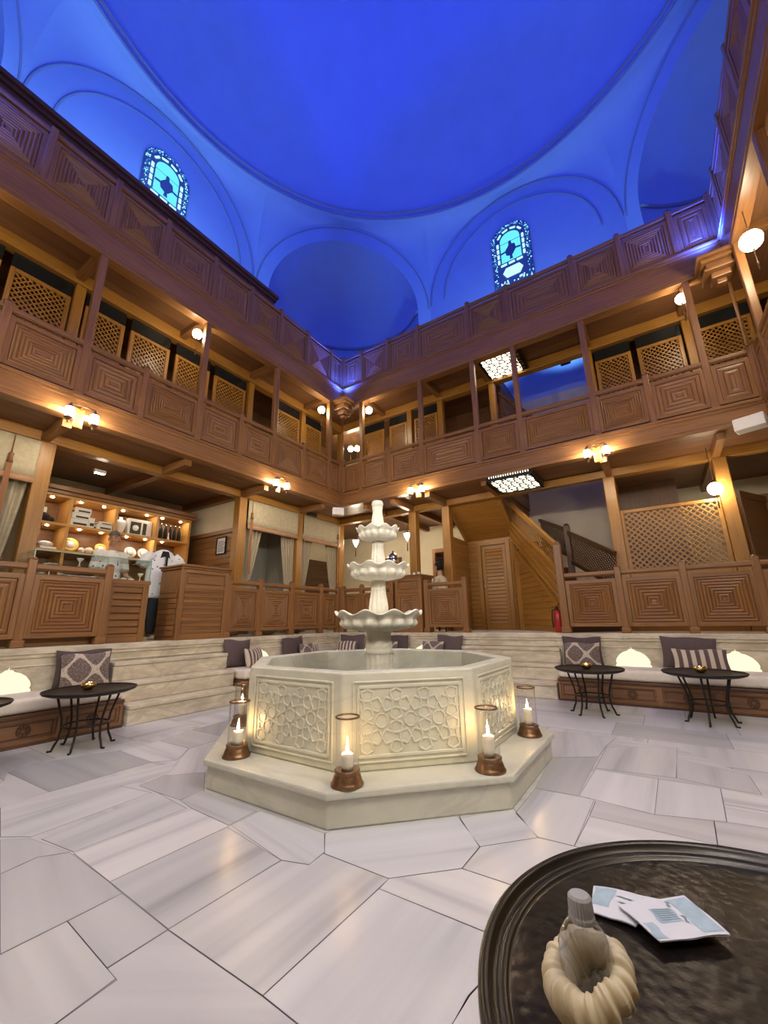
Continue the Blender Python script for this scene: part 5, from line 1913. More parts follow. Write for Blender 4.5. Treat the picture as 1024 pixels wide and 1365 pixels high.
# ------------------------------------------------------------------ built-in benches and seat pads
def bench(side, s0, s1, dep, label, padlabel):
    fr = wall_frame(side)
    t = thing('bench', label, 'bench', fr((s0 + s1) / 2, -dep / 2, 0))
    mb = MB(fr)
    mb.box(s0, s1, -dep + 0.03, -0.037, 0.0, 0.26)
    build('body', mb, M['bench'], t)
    mb = MB(fr)
    mb.box(s0, s1, -dep - 0.015, -0.037, 0.26, 0.30)
    build('seat_board', mb, M['dark'], t, bevel=0.008)
    n = max(1, round((s1 - s0) / 0.62))
    w = (s1 - s0) / n
    for i in range(n):
        a, b = s0 + i * w, s0 + (i + 1) * w
        mb = MB(fr)
        mb.box(a, a + 0.03, -dep + 0.01, -dep + 0.04, 0.02, 0.26)
        mb.box(b - 0.03, b, -dep + 0.01, -dep + 0.04, 0.02, 0.26)
        mb.box(a + 0.03, b - 0.03, -dep + 0.01, -dep + 0.04, 0.225, 0.26)
        mb.box(a + 0.03, b - 0.03, -dep + 0.01, -dep + 0.04, 0.02, 0.055)
        for x0, x1, z0, z1 in ((a + .06, b - .06, .075, .082), (a + .06, b - .06, .198, .205), (a + .06, a + .067, .075, .205), (b - .067, b - .06, .075, .205)):
            mb.box(x0, x1, -dep + 0.022, -dep + 0.035, z0, z1, 1)
        c = (a + b) / 2
        for q in range(8):
            an = q * pi / 4
            mb.bar((c + 0.018 * cos(an), -dep + 0.026, 0.14 + 0.018 * sin(an)), (c + 0.05 * cos(an), -dep + 0.026, 0.14 + 0.05 * sin(an)), 0.016, 0.012, (0, 1, 0), 1)
        for q in range(12):
            an, an2 = q * pi / 6, (q + 1) * pi / 6
            mb.bar((c + 0.056 * cos(an), -dep + 0.026, 0.14 + 0.056 * sin(an)), (c + 0.056 * cos(an2), -dep + 0.026, 0.14 + 0.056 * sin(an2)), 0.008, 0.012, (0, 1, 0), 1)
        build('carved_front', mb, [M['bench'], M['dark']], t)
    mb = MB(fr)
    mb.box(s0, s1, -dep - 0.03, -dep + 0.03, 0.0, 0.022)
    build('foot_rail', mb, M['dark'], t)
    mb = MB(fr)
    mb.box(s0 + 0.01, s1 - 0.01, -dep + 0.005, -0.045, 0.302, 0.45)
    p = build('seat_pad', mb, M['mattress'], bevel=0.045, seg=4)
    tag(p, padlabel, 'seat pad', 'cream bench pads')
bench('left', YF + 0.05, 2.64, 0.60, 'carved timber bench along the left ledge, left of its steps', 'long cream seat pad on the bench left of the left-hand steps')
bench('left', 4.33, YB - 0.64, 0.60, 'carved timber bench along the left ledge, beyond its steps', 'cream seat pad on the bench beyond the left-hand steps')
bench('back', XL + 0.02, -3.15, 0.58, 'carved timber bench along the back ledge, behind the fountain', 'cream seat pad on the bench behind the fountain')
bench('back', -1.43, XR - 0.02, 0.58, 'carved timber bench along the back ledge, behind the two right tables', 'long cream seat pad behind the two right-hand tables')

# ------------------------------------------------------------------ cushions
def cushion(name, mat, loc, w, h, rz, lean, th=0.17, spin=0.0, label=None, group=None):
    def fn_side(sgn):
        def fn(u, v):
            x, z = 2 * u - 1, 2 * v - 1
            b = max(0.0, (1 - x ** 2) * (1 - z ** 2)) ** 0.42
            ex = x * (1 - 0.07 * (1 - abs(x)) - 0.06 * (1 - z * z) * x * x)
            ez = z * (1 - 0.06 * (1 - x * x) * z * z)
            wob = 0.012 * sin(5 * x + 3 * z + w * 20)
            return (ex * w / 2, sgn * (th / 2) * b * (1 + wob * 6), h / 2 + ez * h / 2 + 0.008 * sin(4 * x + w * 31) * v)
        return fn
    mb = MB()
    mb.grid(fn_side(-1), 22, 22)
    mb.grid(fn_side(1), 22, 22)
    o = build(name, mb, mat, origin=(0, 0, 0))
    o.location = loc
    o.rotation_euler = (-lean, spin, rz)
    return tag(o, label, 'cushion', group)
Q = pi / 2
cushion('cushion', M['plum'], (XL + 0.13, 2.35, 0.452), 0.60, 0.41, Q, 0.10, label='plain plum cushion peeking out behind the big damask cushion at the left', group='plain plum cushions')
cushion('cushion', M['damask'], (XL + 0.32, 2.31, 0.452), 0.52, 0.385, Q, 0.22, label='large brown and cream damask cushion at the left, behind a round table', group='damask cushions')
cushion('cushion', M['plum2'], (XL + 0.13, 4.54, 0.452), 0.52, 0.43, Q, 0.12, spin=0.06, label='plain plum cushion above the top of the left-hand steps', group='plain plum cushions')
cushion('cushion', M['stripe'], (XL + 0.36, 4.74, 0.452), 0.40, 0.30, Q + 0.2, 0.30, label='striped brown cushion at the end of the left-hand steps, beside a glowing niche', group='striped cushions')
cushion('cushion', M['plum'], (XL + 0.13, 5.82, 0.452), 0.52, 0.42, Q, 0.1, spin=-0.05, label='plain plum cushion behind a small damask cushion, left of the fountain', group='plain plum cushions')
cushion('cushion', M['damask'], (XL + 0.33, 6.00, 0.452), 0.36, 0.30, Q, 0.25, label='small damask cushion on a plum one, left of the fountain basin', group='damask cushions')
cushion('cushion', M['stripe'], (XL + 0.20, 6.30, 0.452), 0.30, 0.28, Q, 0.2, label='striped cushion edge just right of the small damask cushion by the corner', group='striped cushions')
cushion('cushion', M['plum2'], (XL + 0.50, YB - 0.20, 0.452), 0.56, 0.42, 0.25, 0.1, label='plain plum cushion in the back corner behind a striped one', group='plain plum cushions')
cushion('cushion', M['stripe'], (XL + 0.52, YB - 0.40, 0.452), 0.46, 0.31, 0.25, 0.25, label='striped cushion in the back corner, left of the fountain pedestal', group='striped cushions')
cushion('cushion', M['plum'], (-4.46, YB - 0.13, 0.452), 0.46, 0.42, 0, 0.1, label='plain plum cushion right behind the fountain pedestal', group='plain plum cushions')
cushion('cushion', M['damask'], (-4.56, YB - 0.33, 0.452), 0.36, 0.30, 0.1, 0.25, label='damask cushion just right of the fountain pedestal', group='damask cushions')
cushion('cushion', M['plum2'], (-3.36, YB - 0.13, 0.452), 0.52, 0.42, 0, 0.1, spin=0.05, label='plain plum cushion at the left end of the back steps', group='plain plum cushions')
cushion('cushion', M['damask'], (-3.62, YB - 0.33, 0.452), 0.46, 0.33, -0.1, 0.25, label='damask cushion overlapping the plum one left of the back steps', group='damask cushions')
cushion('cushion', M['plum'], (-1.12, YB - 0.13, 0.452), 0.56, 0.41, 0, 0.1, label='plain plum cushion right beside the back steps, above a damask one', group='plain plum cushions')
cushion('cushion', M['damask'], (-1.10, YB - 0.33, 0.452), 0.50, 0.34, 0, 0.25, label='damask cushion right of the back steps, behind a round table', group='damask cushions')
cushion('cushion', M['plum2'], (0.21, YB - 0.13, 0.452), 0.64, 0.42, 0, 0.1, spin=0.04, label='large plain plum cushion behind the wide striped one at the right', group='plain plum cushions')
cushion('cushion', M['stripe'], (0.32, YB - 0.35, 0.452), 0.60, 0.28, 0.05, 0.3, label='wide striped cushion at the right, between two glowing niches', group='striped cushions')

# ------------------------------------------------------------------ low round tables
def make_table(R, z, rim, mat):
    t = thing('round_table', None, 'table')
    mb = MB()
    mb.lathe([(0.0, z - 0.03), (R * 0.86, z - 0.028), (R * 0.97, z - 0.012), (R, z + rim * 0.4), (R * 0.995, z + rim), (R * 0.975, z + rim), (R * 0.955, z + 0.004), (R * 0.93, z), (0.0, z)], 72)
    build('tabletop', mb, mat, t)
    for k in range(6):
        a = k * pi / 3 + 0.3
        prof = [(0.66, z - 0.02), (0.60, z - 0.10), (0.50, z * 0.55), (0.47, z * 0.38), (0.50, z * 0.2), (0.56, 0.05), (0.60, 0.008), (0.68, 0.008)]
        mb = MB()
        mb.tube([(R * q * cos(a), R * q * sin(a), zz) for q, zz in prof], 0.011, 8)
        build('leg', mb, M['iron'], t)
    mb = MB()
    mb.tube([(R * 0.47 * cos(2 * pi * i / 36), R * 0.47 * sin(2 * pi * i / 36), z * 0.40) for i in range(36)], 0.009, 6, closed=True)
    build('ring', mb, M['iron'], t)
    return t
TZ = 0.52
tb, used = make_table(0.405, TZ, 0.012, M['iron']), []
TP = [(-4.93, 2.05, 'low black round table in front of the damask cushion at the left'), (-4.95, 1.03, 'low black round table cut by the left edge of the picture'),
      (-0.89, 6.02, 'low black round table beside the back steps'), (0.28, 6.15, 'low black round table in front of the wide striped cushion')]
for i, (x, y, lab) in enumerate(TP):
    place(tb, used, (x, y, 0), i * 0.37, lab, 'low black round tables')

def make_tea_bowl():
    t = thing('candle_bowl', None, 'candle bowl')
    mb = MB()
    mb.lathe([(0.0, 0.0), (0.03, 0.0), (0.058, 0.022), (0.066, 0.045), (0.058, 0.068), (0.052, 0.068), (0.058, 0.045), (0.05, 0.022), (0.0, 0.008)], 24)
    build('bowl', mb, M['brass'], t)
    mb = MB()
    mb.lathe([(0.0, 0.012), (0.022, 0.012), (0.022, 0.03), (0.0, 0.03)], 14)
    build('tealight', mb, M['wax'], t)
    mb = MB()
    mb.lathe([(0.0, 0.03), (0.007, 0.038), (0.005, 0.055), (0.0, 0.072)], 10)
    build('flame', mb, M['ember'], t)
    return t
bw, used = make_tea_bowl(), []
for (x, y, lab), l2 in zip(TP, ('small brass candle bowl on the left table', 'small brass candle bowl on the table cut by the left edge', 'small brass candle bowl on the table beside the back steps', 'small brass candle bowl on the table at the right')):
    place(bw, used, (x - 0.02, y - 0.02, TZ), 0, l2, 'brass candle bowls')

# ------------------------------------------------------------------ big tray table in the foreground
BX, BY, BZ, BR = 0.14, 0.91, 0.60, 0.497
bt = thing('tray_table', 'large dark bronze tray table in the foreground, holding bottle and leaflets', 'table', (BX, BY, 0))
mb = MB()
mb.lathe([(0.0, BZ - 0.022), (BR * 0.93, BZ - 0.020), (BR * 0.985, BZ - 0.010), (BR, BZ + 0.004), (BR * 0.998, BZ + 0.016), (BR * 0.982, BZ + 0.022), (BR * 0.965, BZ + 0.016),
          (BR * 0.955, BZ + 0.006), (BR * 0.935, BZ + 0.004), (BR * 0.925, BZ + 0.009), (BR * 0.912, BZ + 0.004), (BR * 0.90, BZ - 0.002), (0.0, BZ - 0.006)], 128, (BX, BY, 0))
rim = build('tray_rim', mb, M['darkrim'], bt)
mb = MB()
mb.lathe([(BR * 0.902, BZ - 0.001), (BR * 0.89, BZ), (BR * 0.5, BZ), (0.0, BZ)], 128, (BX, BY, 0))
build('tray', mb, M['trayiron'], bt)
for k in range(6):
    a = k * pi / 3 + 0.3
    prof = [(0.60, BZ - 0.02), (0.54, BZ - 0.10), (0.44, BZ * 0.55), (0.40, BZ * 0.38), (0.41, BZ * 0.2), (0.44, 0.05), (0.47, 0.012), (0.52, 0.012)]
    mb = MB()
    mb.tube([(BX + BR * q * cos(a), BY + BR * q * sin(a), zz) for q, zz in prof], 0.012, 8)
    build('leg', mb, M['iron'], bt)
mb = MB()
mb.tube([(BX + BR * 0.40 * cos(2 * pi * i / 36), BY + BR * 0.40 * sin(2 * pi * i / 36), BZ * 0.40) for i in range(36)], 0.01, 6, closed=True)
build('ring', mb, M['iron'], bt)

# ------------------------------------------------------------------ leaflets, bottle, scrunchie
def leaflet(poly, z, label, patches, lift):
    """a folded paper packet: two slightly puffed sheets"""
    mb = MB()
    a, b, c, d = [Vector(p) for p in poly]
    def pt(u, v, dz):
        p = a * (1 - u) * (1 - v) + b * u * (1 - v) + c * u * v + d * (1 - u) * v
        k = lift * (1 - 4 * (u - .5) ** 2) * (1 - 4 * (v - .5) ** 2) + 0.0025 * sin(u * 5 + v * 4)
        return (p.x, p.y, z + 0.0025 + dz + max(0, k))
    mb.grid(lambda u, v: pt(u, v, 0.002), 14, 14)
    mb.grid(lambda u, v: pt(u, v, 0.0), 14, 14)
    for (u0, u1, v0, v1, m) in patches:
        mb.grid(lambda u, v: pt(u0 + (u1 - u0) * u + 0.02 * sin(v * 6), v0 + (v1 - v0) * v, 0.0026 if m == 1 else 0.0032), 8, 8, m)
    return tag(build('leaflet', mb, [M['paper'], M['paperblue'], M['paperdark']]), label, 'leaflet', 'paper packets on the tray')
lines = [(0.335 + 0.0, 0.60, 0.33 + i * 0.032, 0.345 + i * 0.032, 2) for i in range(6)]
leaflet([(-0.209, 1.095), (-0.079, 1.12), (-0.129, 1.005), (-0.202, 1.007)], BZ + 0.001, 'white and pale blue paper packet lying underneath, beside the bottle', [(0.02, 0.34, 0.08, 0.72, 1), (0.40, 0.62, 0.30, 0.34, 2), (0.45, 0.56, 0.48, 0.51, 2)], 0.006)
leaflet([(-0.158, 1.034), (-0.051, 1.138), (0.012, 1.052), (-0.09, 0.972)], BZ + 0.010, 'white and pale blue paper packet lying on top, far right', [(0.68, 0.97, 0.06, 0.94, 1), (0.28, 0.60, 0.28, 0.62, 1), (0.03, 0.16, 0.58, 0.95, 1)] + [(0.31, 0.58, 0.31 + i * 0.05, 0.325 + i * 0.05, 2) for i in range(6)] + [(0.62, 0.66, 0.1, 0.25, 2), (0.62, 0.65, 0.5, 0.7, 2)], 0.004)

WBX, WBY = -0.151, 0.689
wb = thing('water_bottle', 'clear plastic water bottle with a milky cap standing on the tray', 'bottle', (WBX, WBY, BZ))
mb = MB()
mb.lathe([(0.0, 0.004), (0.024, 0.002), (0.030, 0.008), (0.031, 0.05), (0.0285, 0.075), (0.0265, 0.09), (0.0285, 0.105), (0.0325, 0.122), (0.0325, 0.134), (0.028, 0.149), (0.0205, 0.160), (0.0150, 0.166), (0.0135, 0.178)], 36, (WBX, WBY, BZ),
         mod=lambda th, r, z, k: (r * (1 + (0.03 * sin(6 * th + z * 60) if 2 <= k <= 8 else 0)), z))
M['pet'] = thin_glass('bottle_plastic', (0.80, 0.82, 0.86), 0.05, 1.7, 1.3, 1.8)
build('body', mb, M['pet'], wb)
mb = MB()
mb.lathe([(0.0, 0.193), (0.012, 0.193), (0.0148, 0.190), (0.0155, 0.180), (0.0155, 0.172), (0.0165, 0.170), (0.0165, 0.165), (0.0, 0.165)], 48, (WBX, WBY, BZ), fluted(24, 0.05), smooth=False)
build('cap', mb, M['cap'], wb)
mb = MB()
NR, NS = 260, 26
tilt = Matrix.Rotation(radians(-20), 3, 'Y') @ Matrix.Rotation(radians(14), 3, 'X')
ct = Vector((WBX + 0.002, WBY, BZ + 0.104))
rs = random.Random(5)
ph = [rs.uniform(0, 6.28) for _ in range(6)]
def scr(u, v):
    a, b = 2 * pi * u, 2 * pi * v
    fr = 0.25 + 0.75 * (0.5 + 0.5 * cos(a - 5.0)) ** 1.2
    ruf = fr * (0.15 * sin(15 * a + ph[0] + 0.7 * sin(b)) + 0.12 * sin(24 * a + ph[1] + 1.1 * cos(b)) + 0.06 * sin(37 * a + ph[4])) + 0.07 * sin(4 * a + ph[2] + 1.4 * cos(b))
    puff = 1.0 + 0.20 * cos(a - 2.6)
    r = 0.0165 * puff * (1 + ruf * (0.6 + 0.4 * cos(b)))
    q = 0.0405 + r * cos(b)
    return tuple(ct + tilt @ Vector((q * cos(a), q * sin(a), 1.35 * r * sin(b) + 0.003 * sin(5 * a + ph[3]))))
mb.grid(scr, NR, NS)
tag(build('scrunchie', mb, M['scrunch']), 'ruffled cream satin hair scrunchie round the bottle', 'scrunchie')

# ------------------------------------------------------------------ shop shelving
SX0, SX1 = -8.95, -8.42
sh = thing('display_shelf', 'lit honey timber display shelving on the back wall of the shop', 'shelf', ((SX0 + SX1) / 2, 3.55, ZP))
mb = MB()
mb.box(SX0, SX0 + 0.03, 2.20, 4.98, ZP, 3.46)
build('back_panel', mb, M['wood'], sh)
for y in (2.22, 2.73, 3.47, 4.26, 4.96):
    mb = MB()
    mb.box(SX0 + 0.03, SX1, y - 0.025, y + 0.025, ZP, 3.36)
    build('upright', mb, M['shelf'], sh, bevel=0.004)
for z in (2.40, 2.86, 3.36):
    mb = MB()
    mb.box(SX0 + 0.03, SX1 + 0.006, 2.20, 4.98, z - 0.045, z)
    build('shelf_board', mb, M['shelf'], sh, bevel=0.004)
mb = MB()
mb.box(SX0 + 0.03, SX1 - 0.05, 2.20, 4.98, ZP, 1.75)
build('base_cabinet', mb, M['wood'], sh)
mb = MB()
mb.box(SX0, SX1 + 0.05, 2.14, 5.04, 3.36, 3.42)
mb.box(SX0, SX1 + 0.10, 2.12, 5.06, 3.42, 3.50)
build('cornice', mb, M['wood'], sh, bevel=0.008)
for y, z in ((2.47, 3.305), (2.90, 3.305), (3.28, 3.305), (3.62, 3.305), (4.08, 3.305), (4.40, 3.305), (4.80, 3.305), (2.47, 2.805), (2.95, 2.805), (3.3, 2.805), (3.75, 2.805), (4.1, 2.805), (4.45, 2.805)):
    mb = MB()
    mb.lathe([(0.0, 0.0), (0.022, 0.0), (0.022, 0.01), (0.0, 0.01)], 12, (SX1 - 0.12, y, z))
    build('spotlight', mb, M['puck'], sh)

def item(name, mb, mats, label, cat, group=None, **kw):
    return tag(build(name, mb, mats, **kw), label, cat, group)

XM = -8.62
def gift_box(y, z, w, h, label, top):
    t = thing('gift_box', label, 'box', (XM, y, z), 'white boxes on the upper shelf')
    mb = MB()
    mb.box(XM - 0.14, XM + 0.14, y - w / 2, y + w / 2, z, z + h)
    build('carton', mb, M['boxwhite'], t, bevel=0.004)
    mb = MB()
    mb.box(XM + 0.14, XM + 0.144, y - w * 0.28, y + w * 0.42, z + h * 0.2, z + h * 0.5)
    mb.box(XM - 0.10, XM + 0.10, y - w * 0.5 - 0.003, y - w * 0.5, z + h * 0.2, z + h * 0.5)
    build('print_band', mb, M['boxblack'], t)
gift_box(2.90, 2.862, 0.30, 0.13, 'white printed box at the bottom of the stack on the upper shelf', 1)
gift_box(2.92, 2.995, 0.28, 0.11, 'white printed box, middle of the stack on the upper shelf', 1)
gift_box(2.94, 3.108, 0.26, 0.10, 'white printed box on top of the stack on the upper shelf', 1)
gift_box(3.10, 2.862, 0.0001 + 0.09, 0.19, 'narrow white box right of the stack on the upper shelf', 1)
gift_box(3.32, 2.862, 0.26, 0.10, 'flat white box right of the stacks on the upper shelf', 1)
gift_box(3.33, 2.964, 0.22, 0.055, 'thin white box lying on the flat box on the upper shelf', 1)
# hat box shapes, bust, framed gift, black hanging row
mb = MB()
mb.ball((XM, 2.39, 2.955), (0.13, 0.13, 0.09), 20, 12)
mb.ball((XM, 2.50, 2.925), (0.10, 0.08, 0.06), 16, 10)
item('folded_bag', mb, M['black'], 'black cloth bag on the upper left shelf', 'bag')
mb = MB()
mb.box(XM - 0.05, XM + 0.05, 2.34, 2.44, 3.035, 3.13)
item('watch_box', mb, M['boxwhite'], 'small pale box on the black bag', 'box', bevel=0.01)
mb = MB()
mb.lathe([(0.0, 0.0), (0.07, 0.0), (0.065, 0.06), (0.09, 0.14), (0.105, 0.22), (0.085, 0.27), (0.03, 0.285), (0.028, 0.33), (0.0, 0.33)], 20, (XM, 3.64, 2.862), lambda th, r, z, k: (r * (0.72 + 0.28 * abs(sin(th))), z))
item('display_bust', mb, M['whitecloth'], 'white display bust between two uprights on the upper shelf', 'bust')
mb = MB()
mb.lathe([(0.0, 0.0), (0.09, 0.0), (0.088, 0.01), (0.075, 0.012), (0.0, 0.012)], 24, (0, 0, 0))
o = item('glazed_plate', mb, M['yellowglaze'], 'yellow glazed plate leaning beside the white bust on the upper shelf', 'plate', origin=(0, 0, 0))
o.location, o.rotation_euler = (XM - 0.08, 3.55, 2.95), (0, radians(78), 0)
t = thing('boxed_gift_set', 'large white boxed gift set with window on the upper shelf', 'box', (XM, 3.99, 2.862))
mb = MB()
mb.box(XM - 0.06, XM + 0.06, 3.76, 4.22, 2.862, 3.20)
build('carton', mb, M['boxwhite'], t, bevel=0.006)
mb = MB()
mb.box(XM + 0.06, XM + 0.066, 3.80, 4.00, 2.90, 3.14)
mb.box(XM + 0.06, XM + 0.066, 4.04, 4.11, 2.90, 3.14)
build('window', mb, M['boxblack'], t)
mb = MB()
mb.lathe([(0.0, 0.0), (0.05, 0.0), (0.06, 0.01), (0.0, 0.01)], 18, (0, 0, 0))
mb2 = MB(lambda x, y, z: (XM + 0.066 + z, 3.90 + x, 3.02 + y))
mb2.lathe([(0.06, 0.0), (0.055, 0.008), (0.0, 0.010)], 20)
build('plate', mb2, M['whiteglaze'], t)
for i in range(6):
    y = 4.34 + i * 0.10
    t = thing('bottle', 'slim black bottle on the upper right shelf', 'bottle', (XM, y, 2.862), 'black bottles on the upper right shelf')
    mb = MB()
    mb.lathe([(0.0, 0.0), (0.036, 0.0), (0.036, 0.20), (0.028, 0.25), (0.014, 0.29), (0.014, 0.36), (0.0, 0.36)], 16, (XM, y, 2.862))
    build('body', mb, M['black'], t)
    mb = MB()
    mb.lathe([(0.016, 0.33), (0.016, 0.365), (0.0, 0.365)], 12, (XM, y, 2.862))
    build('stopper', mb, M['silver'], t)
mb = MB()
mb.lathe([(0.0, 0.0), (0.025, 0.0), (0.02, 0.05), (0.008, 0.09), (0.004, 0.17), (0.0, 0.17)], 12, (XM + 0.1, 4.56, 2.862))
item('tassel_ornament', mb, M['whitecloth'], 'small white tassel ornament before the black bottles', 'ornament')

def plate(y, z, r, mat, label, lean=70):
    t = thing('display_plate', label, 'plate', (XM, y, z))
    mb = MB()
    mb.lathe([(0.0, 0.012), (r * 0.55, 0.012), (r * 0.62, 0.018), (r, 0.034), (r * 0.985, 0.042), (r * 0.62, 0.026), (r * 0.5, 0.02), (0.0, 0.02)], 32, (0, 0, 0))
    mb.lathe([(0.0, 0.0222), (r * 0.5, 0.0222), (r * 0.6, 0.0275), (0.0, 0.0275)], 32, (0, 0, 0), m=1)
    p = build('plate', mb, [mat, M['whiteglaze']], None, origin=(0, 0, 0))
    p.parent = t
    p.location = (0, 0, r)
    p.rotation_euler = (0, radians(lean), 0)
    mb = MB()
    mb.box(XM - 0.05, XM - 0.03, y - 0.04, y + 0.04, z, z + r * 1.2)
    mb.box(XM - 0.05, XM + 0.05, y - 0.04, y - 0.03, z, z + 0.02)
    mb.box(XM - 0.05, XM + 0.05, y + 0.03, y + 0.04, z, z + 0.02)
    build('stand', mb, M['dark'], t)
plate(2.87, 2.40, 0.13, M['yellowglaze'], 'yellow and white plate standing on the lower shelf, leftmost of the plates')
plate(3.36, 2.40, 0.11, M['yellowglaze'], 'yellow plate standing behind the shopkeeper\'s left side')
plate(3.88, 2.40, 0.115, M['whiteglaze'], 'white painted plate behind the shopkeeper\'s right side')
plate(4.13, 2.40, 0.115, M['whiteglaze'], 'round white painted plate at the right end of the lower shelf')
for y, r, lab in ((3.06, 0.055, 'small white bowl beside the yellow plate'), (3.18, 0.065, 'white lidded bowl in the middle of the lower shelf'), (3.29, 0.05, 'small white cup at the shopkeeper\'s elbow')):
    mb = MB()
    mb.lathe([(0.0, 0.0), (r * 0.5, 0.0), (r, r * 0.9), (r * 1.02, r * 1.3), (r * 0.7, r * 1.8), (r * 0.2, r * 2.0), (0.0, r * 2.05)], 20, (XM, y, 2.402))
    item('painted_bowl', mb, M['whiteglaze'], lab, 'bowl', 'white bowls on the lower shelf')
mb = MB()
mb.box(XM - 0.12, XM + 0.12, 2.42, 2.66, 2.402, 2.45)
item('folded_towel', mb, M['whitecloth'], 'folded white towel on the lower left shelf, underneath', 'towel', bevel=0.015, seg=3)
mb = MB()
mb.ball((XM, 2.52, 2.50), (0.12, 0.11, 0.055), 18, 10)
item('rolled_towel', mb, M['whitecloth'], 'bundled white towel lying on the folded one', 'towel')
mb = MB()
mb.ball((XM, 2.33, 2.52), (0.13, 0.07, 0.115), 16, 12)
mb.ball((XM + 0.05, 2.34, 2.62), (0.08, 0.05, 0.08), 14, 10)
item('dark_scarf', mb, M['black'], 'heaped dark scarf at the left end of the lower shelf', 'scarf')

# shop ceiling spot
t = thing('ceiling_spotlight', 'small white spotlight on the shop ceiling beam', 'spotlight', (-7.55, 2.75, 3.62))
mb = MB()
mb.box(-7.58, -7.52, 2.66, 2.84, 3.62, 3.68)
build('housing', mb, M['white'], t, bevel=0.008)
mb = MB()
mb.box(-7.57, -7.53, 2.68, 2.82, 3.612, 3.62)
build('lens', mb, M['pend'], t)

# ------------------------------------------------------------------ glass display counter
ct0, ct1 = 1.74, 3.13
dc = thing('display_counter', 'glass-topped timber display counter of the shop', 'counter', (-6.4, (ct0 + ct1) / 2, ZP))
mb = MB()
mb.box(-6.81, -6.24, ct0, ct1, ZP, 1.70)
build('body', mb, M['wood'], dc)
mb = MB()
mb.box(-6.24, -6.19, 2.58, 2.66, ZP, 1.74)
mb.box(-6.24, -6.19, 3.05, 3.13, ZP, 1.74)
mb.box(-6.24, -6.19, 2.66, 3.05, 1.66, 1.74)
mb.box(-6.24, -6.19, 2.66, 3.05, ZP, 1.02)
z = 1.03
while z < 1.62:
    mb.box(-6.24, -6.21, 2.66, 3.05, z, z + 0.065)
    mb.box(-6.215, -6.205, 2.66, 3.05, z + 0.06, z + 0.075)
    z += 0.092
build('slatted_front', mb, M['wood'], dc, bevel=0.006)
mb = MB()
mb.box(-6.83, -6.18, ct0 - 0.01, ct1 + 0.01, 1.70, 1.755)
build('deck', mb, M['wood'], dc, bevel=0.006)
mb = MB()
for pts in ([(-6.22, ct0, 1.755), (-6.22, ct1, 1.755), (-6.22, ct1, 2.05), (-6.22, ct0, 2.05)], [(-6.80, ct0, 2.05), (-6.22, ct0, 2.05), (-6.22, ct1, 2.05), (-6.80, ct1, 2.05)],
            [(-6.80, ct1, 1.755), (-6.22, ct1, 1.755), (-6.22, ct1, 2.05), (-6.80, ct1, 2.05)], [(-6.80, ct0, 1.755), (-6.22, ct0, 1.755), (-6.22, ct0, 2.05), (-6.80, ct0, 2.05)],
            [(-6.78, ct0, 1.91), (-6.28, ct0, 1.91), (-6.28, ct1, 1.91), (-6.78, ct1, 1.91)]):
    mb.quad(pts)
gc = build('glass_case', mb, M['case'], dc)
M['edge'] = simple('glass_edge', (0.30, 0.42, 0.38), 0.15)
mb = MB()
for y in (ct0, 2.55, ct1):
    mb.box(-6.225, -6.215, y - 0.006, y + 0.006, 1.755, 2.05)
mb.box(-6.228, -6.215, ct0, ct1, 2.044, 2.056)
mb.box(-6.80, -6.22, ct1 - 0.004, ct1 + 0.004, 2.044, 2.054)
build('glass_edge', mb, M['edge'], gc)
tr = random.Random(3)
def trinket(kind):
    mb = MB()
    if kind == 0:
        mb.lathe([(0, 0), (0.03, 0), (0.045, 0.02), (0.02, 0.03), (0, 0.028)], 14)
        return item('trinket_dish', mb, M['boxwhite'], 'small pale dish inside the glass counter', 'dish', 'pale dishes in the glass counter', origin=(0, 0, 0))
    if kind == 1:
        mb.lathe([(0, 0), (0.025, 0.0), (0.006, 0.02), (0.006, 0.06), (0.035, 0.09), (0.04, 0.11), (0, 0.115)], 12)
        return item('jewellery_stand', mb, M['boxwhite'], 'small white jewellery stand inside the glass counter', 'jewellery stand', 'white jewellery stands in the glass counter', origin=(0, 0, 0))
    mb.box(-0.05, 0.05, -0.06, 0.06, 0, 0.018)
    return item('jewellery_tray', mb, M['boxwhite'], 'flat white jewellery tray inside the glass counter', 'tray', 'flat trays in the glass counter', origin=(0, 0, 0), bevel=0.004)
protos = {}
for kind, y, x, z in ((0, 1.86, -6.3, 1.756), (1, 1.97, -6.4, 1.756), (0, 2.06, -6.28, 1.756), (2, 2.18, -6.3, 1.756), (2, 2.32, -6.3, 1.756), (0, 2.44, -6.34, 1.756), (0, 2.68, -6.28, 1.756),
                      (0, 2.80, -6.28, 1.756), (0, 2.91, -6.30, 1.756), (1, 3.03, -6.30, 1.756), (2, 2.0, -6.5, 1.912), (1, 2.3, -6.45, 1.912), (0, 2.7, -6.45, 1.912)):
    if kind not in protos:
        protos[kind] = (trinket(kind), [])
    place(protos[kind][0], protos[kind][1], (x, y, z), tr.uniform(-0.3, 0.3))

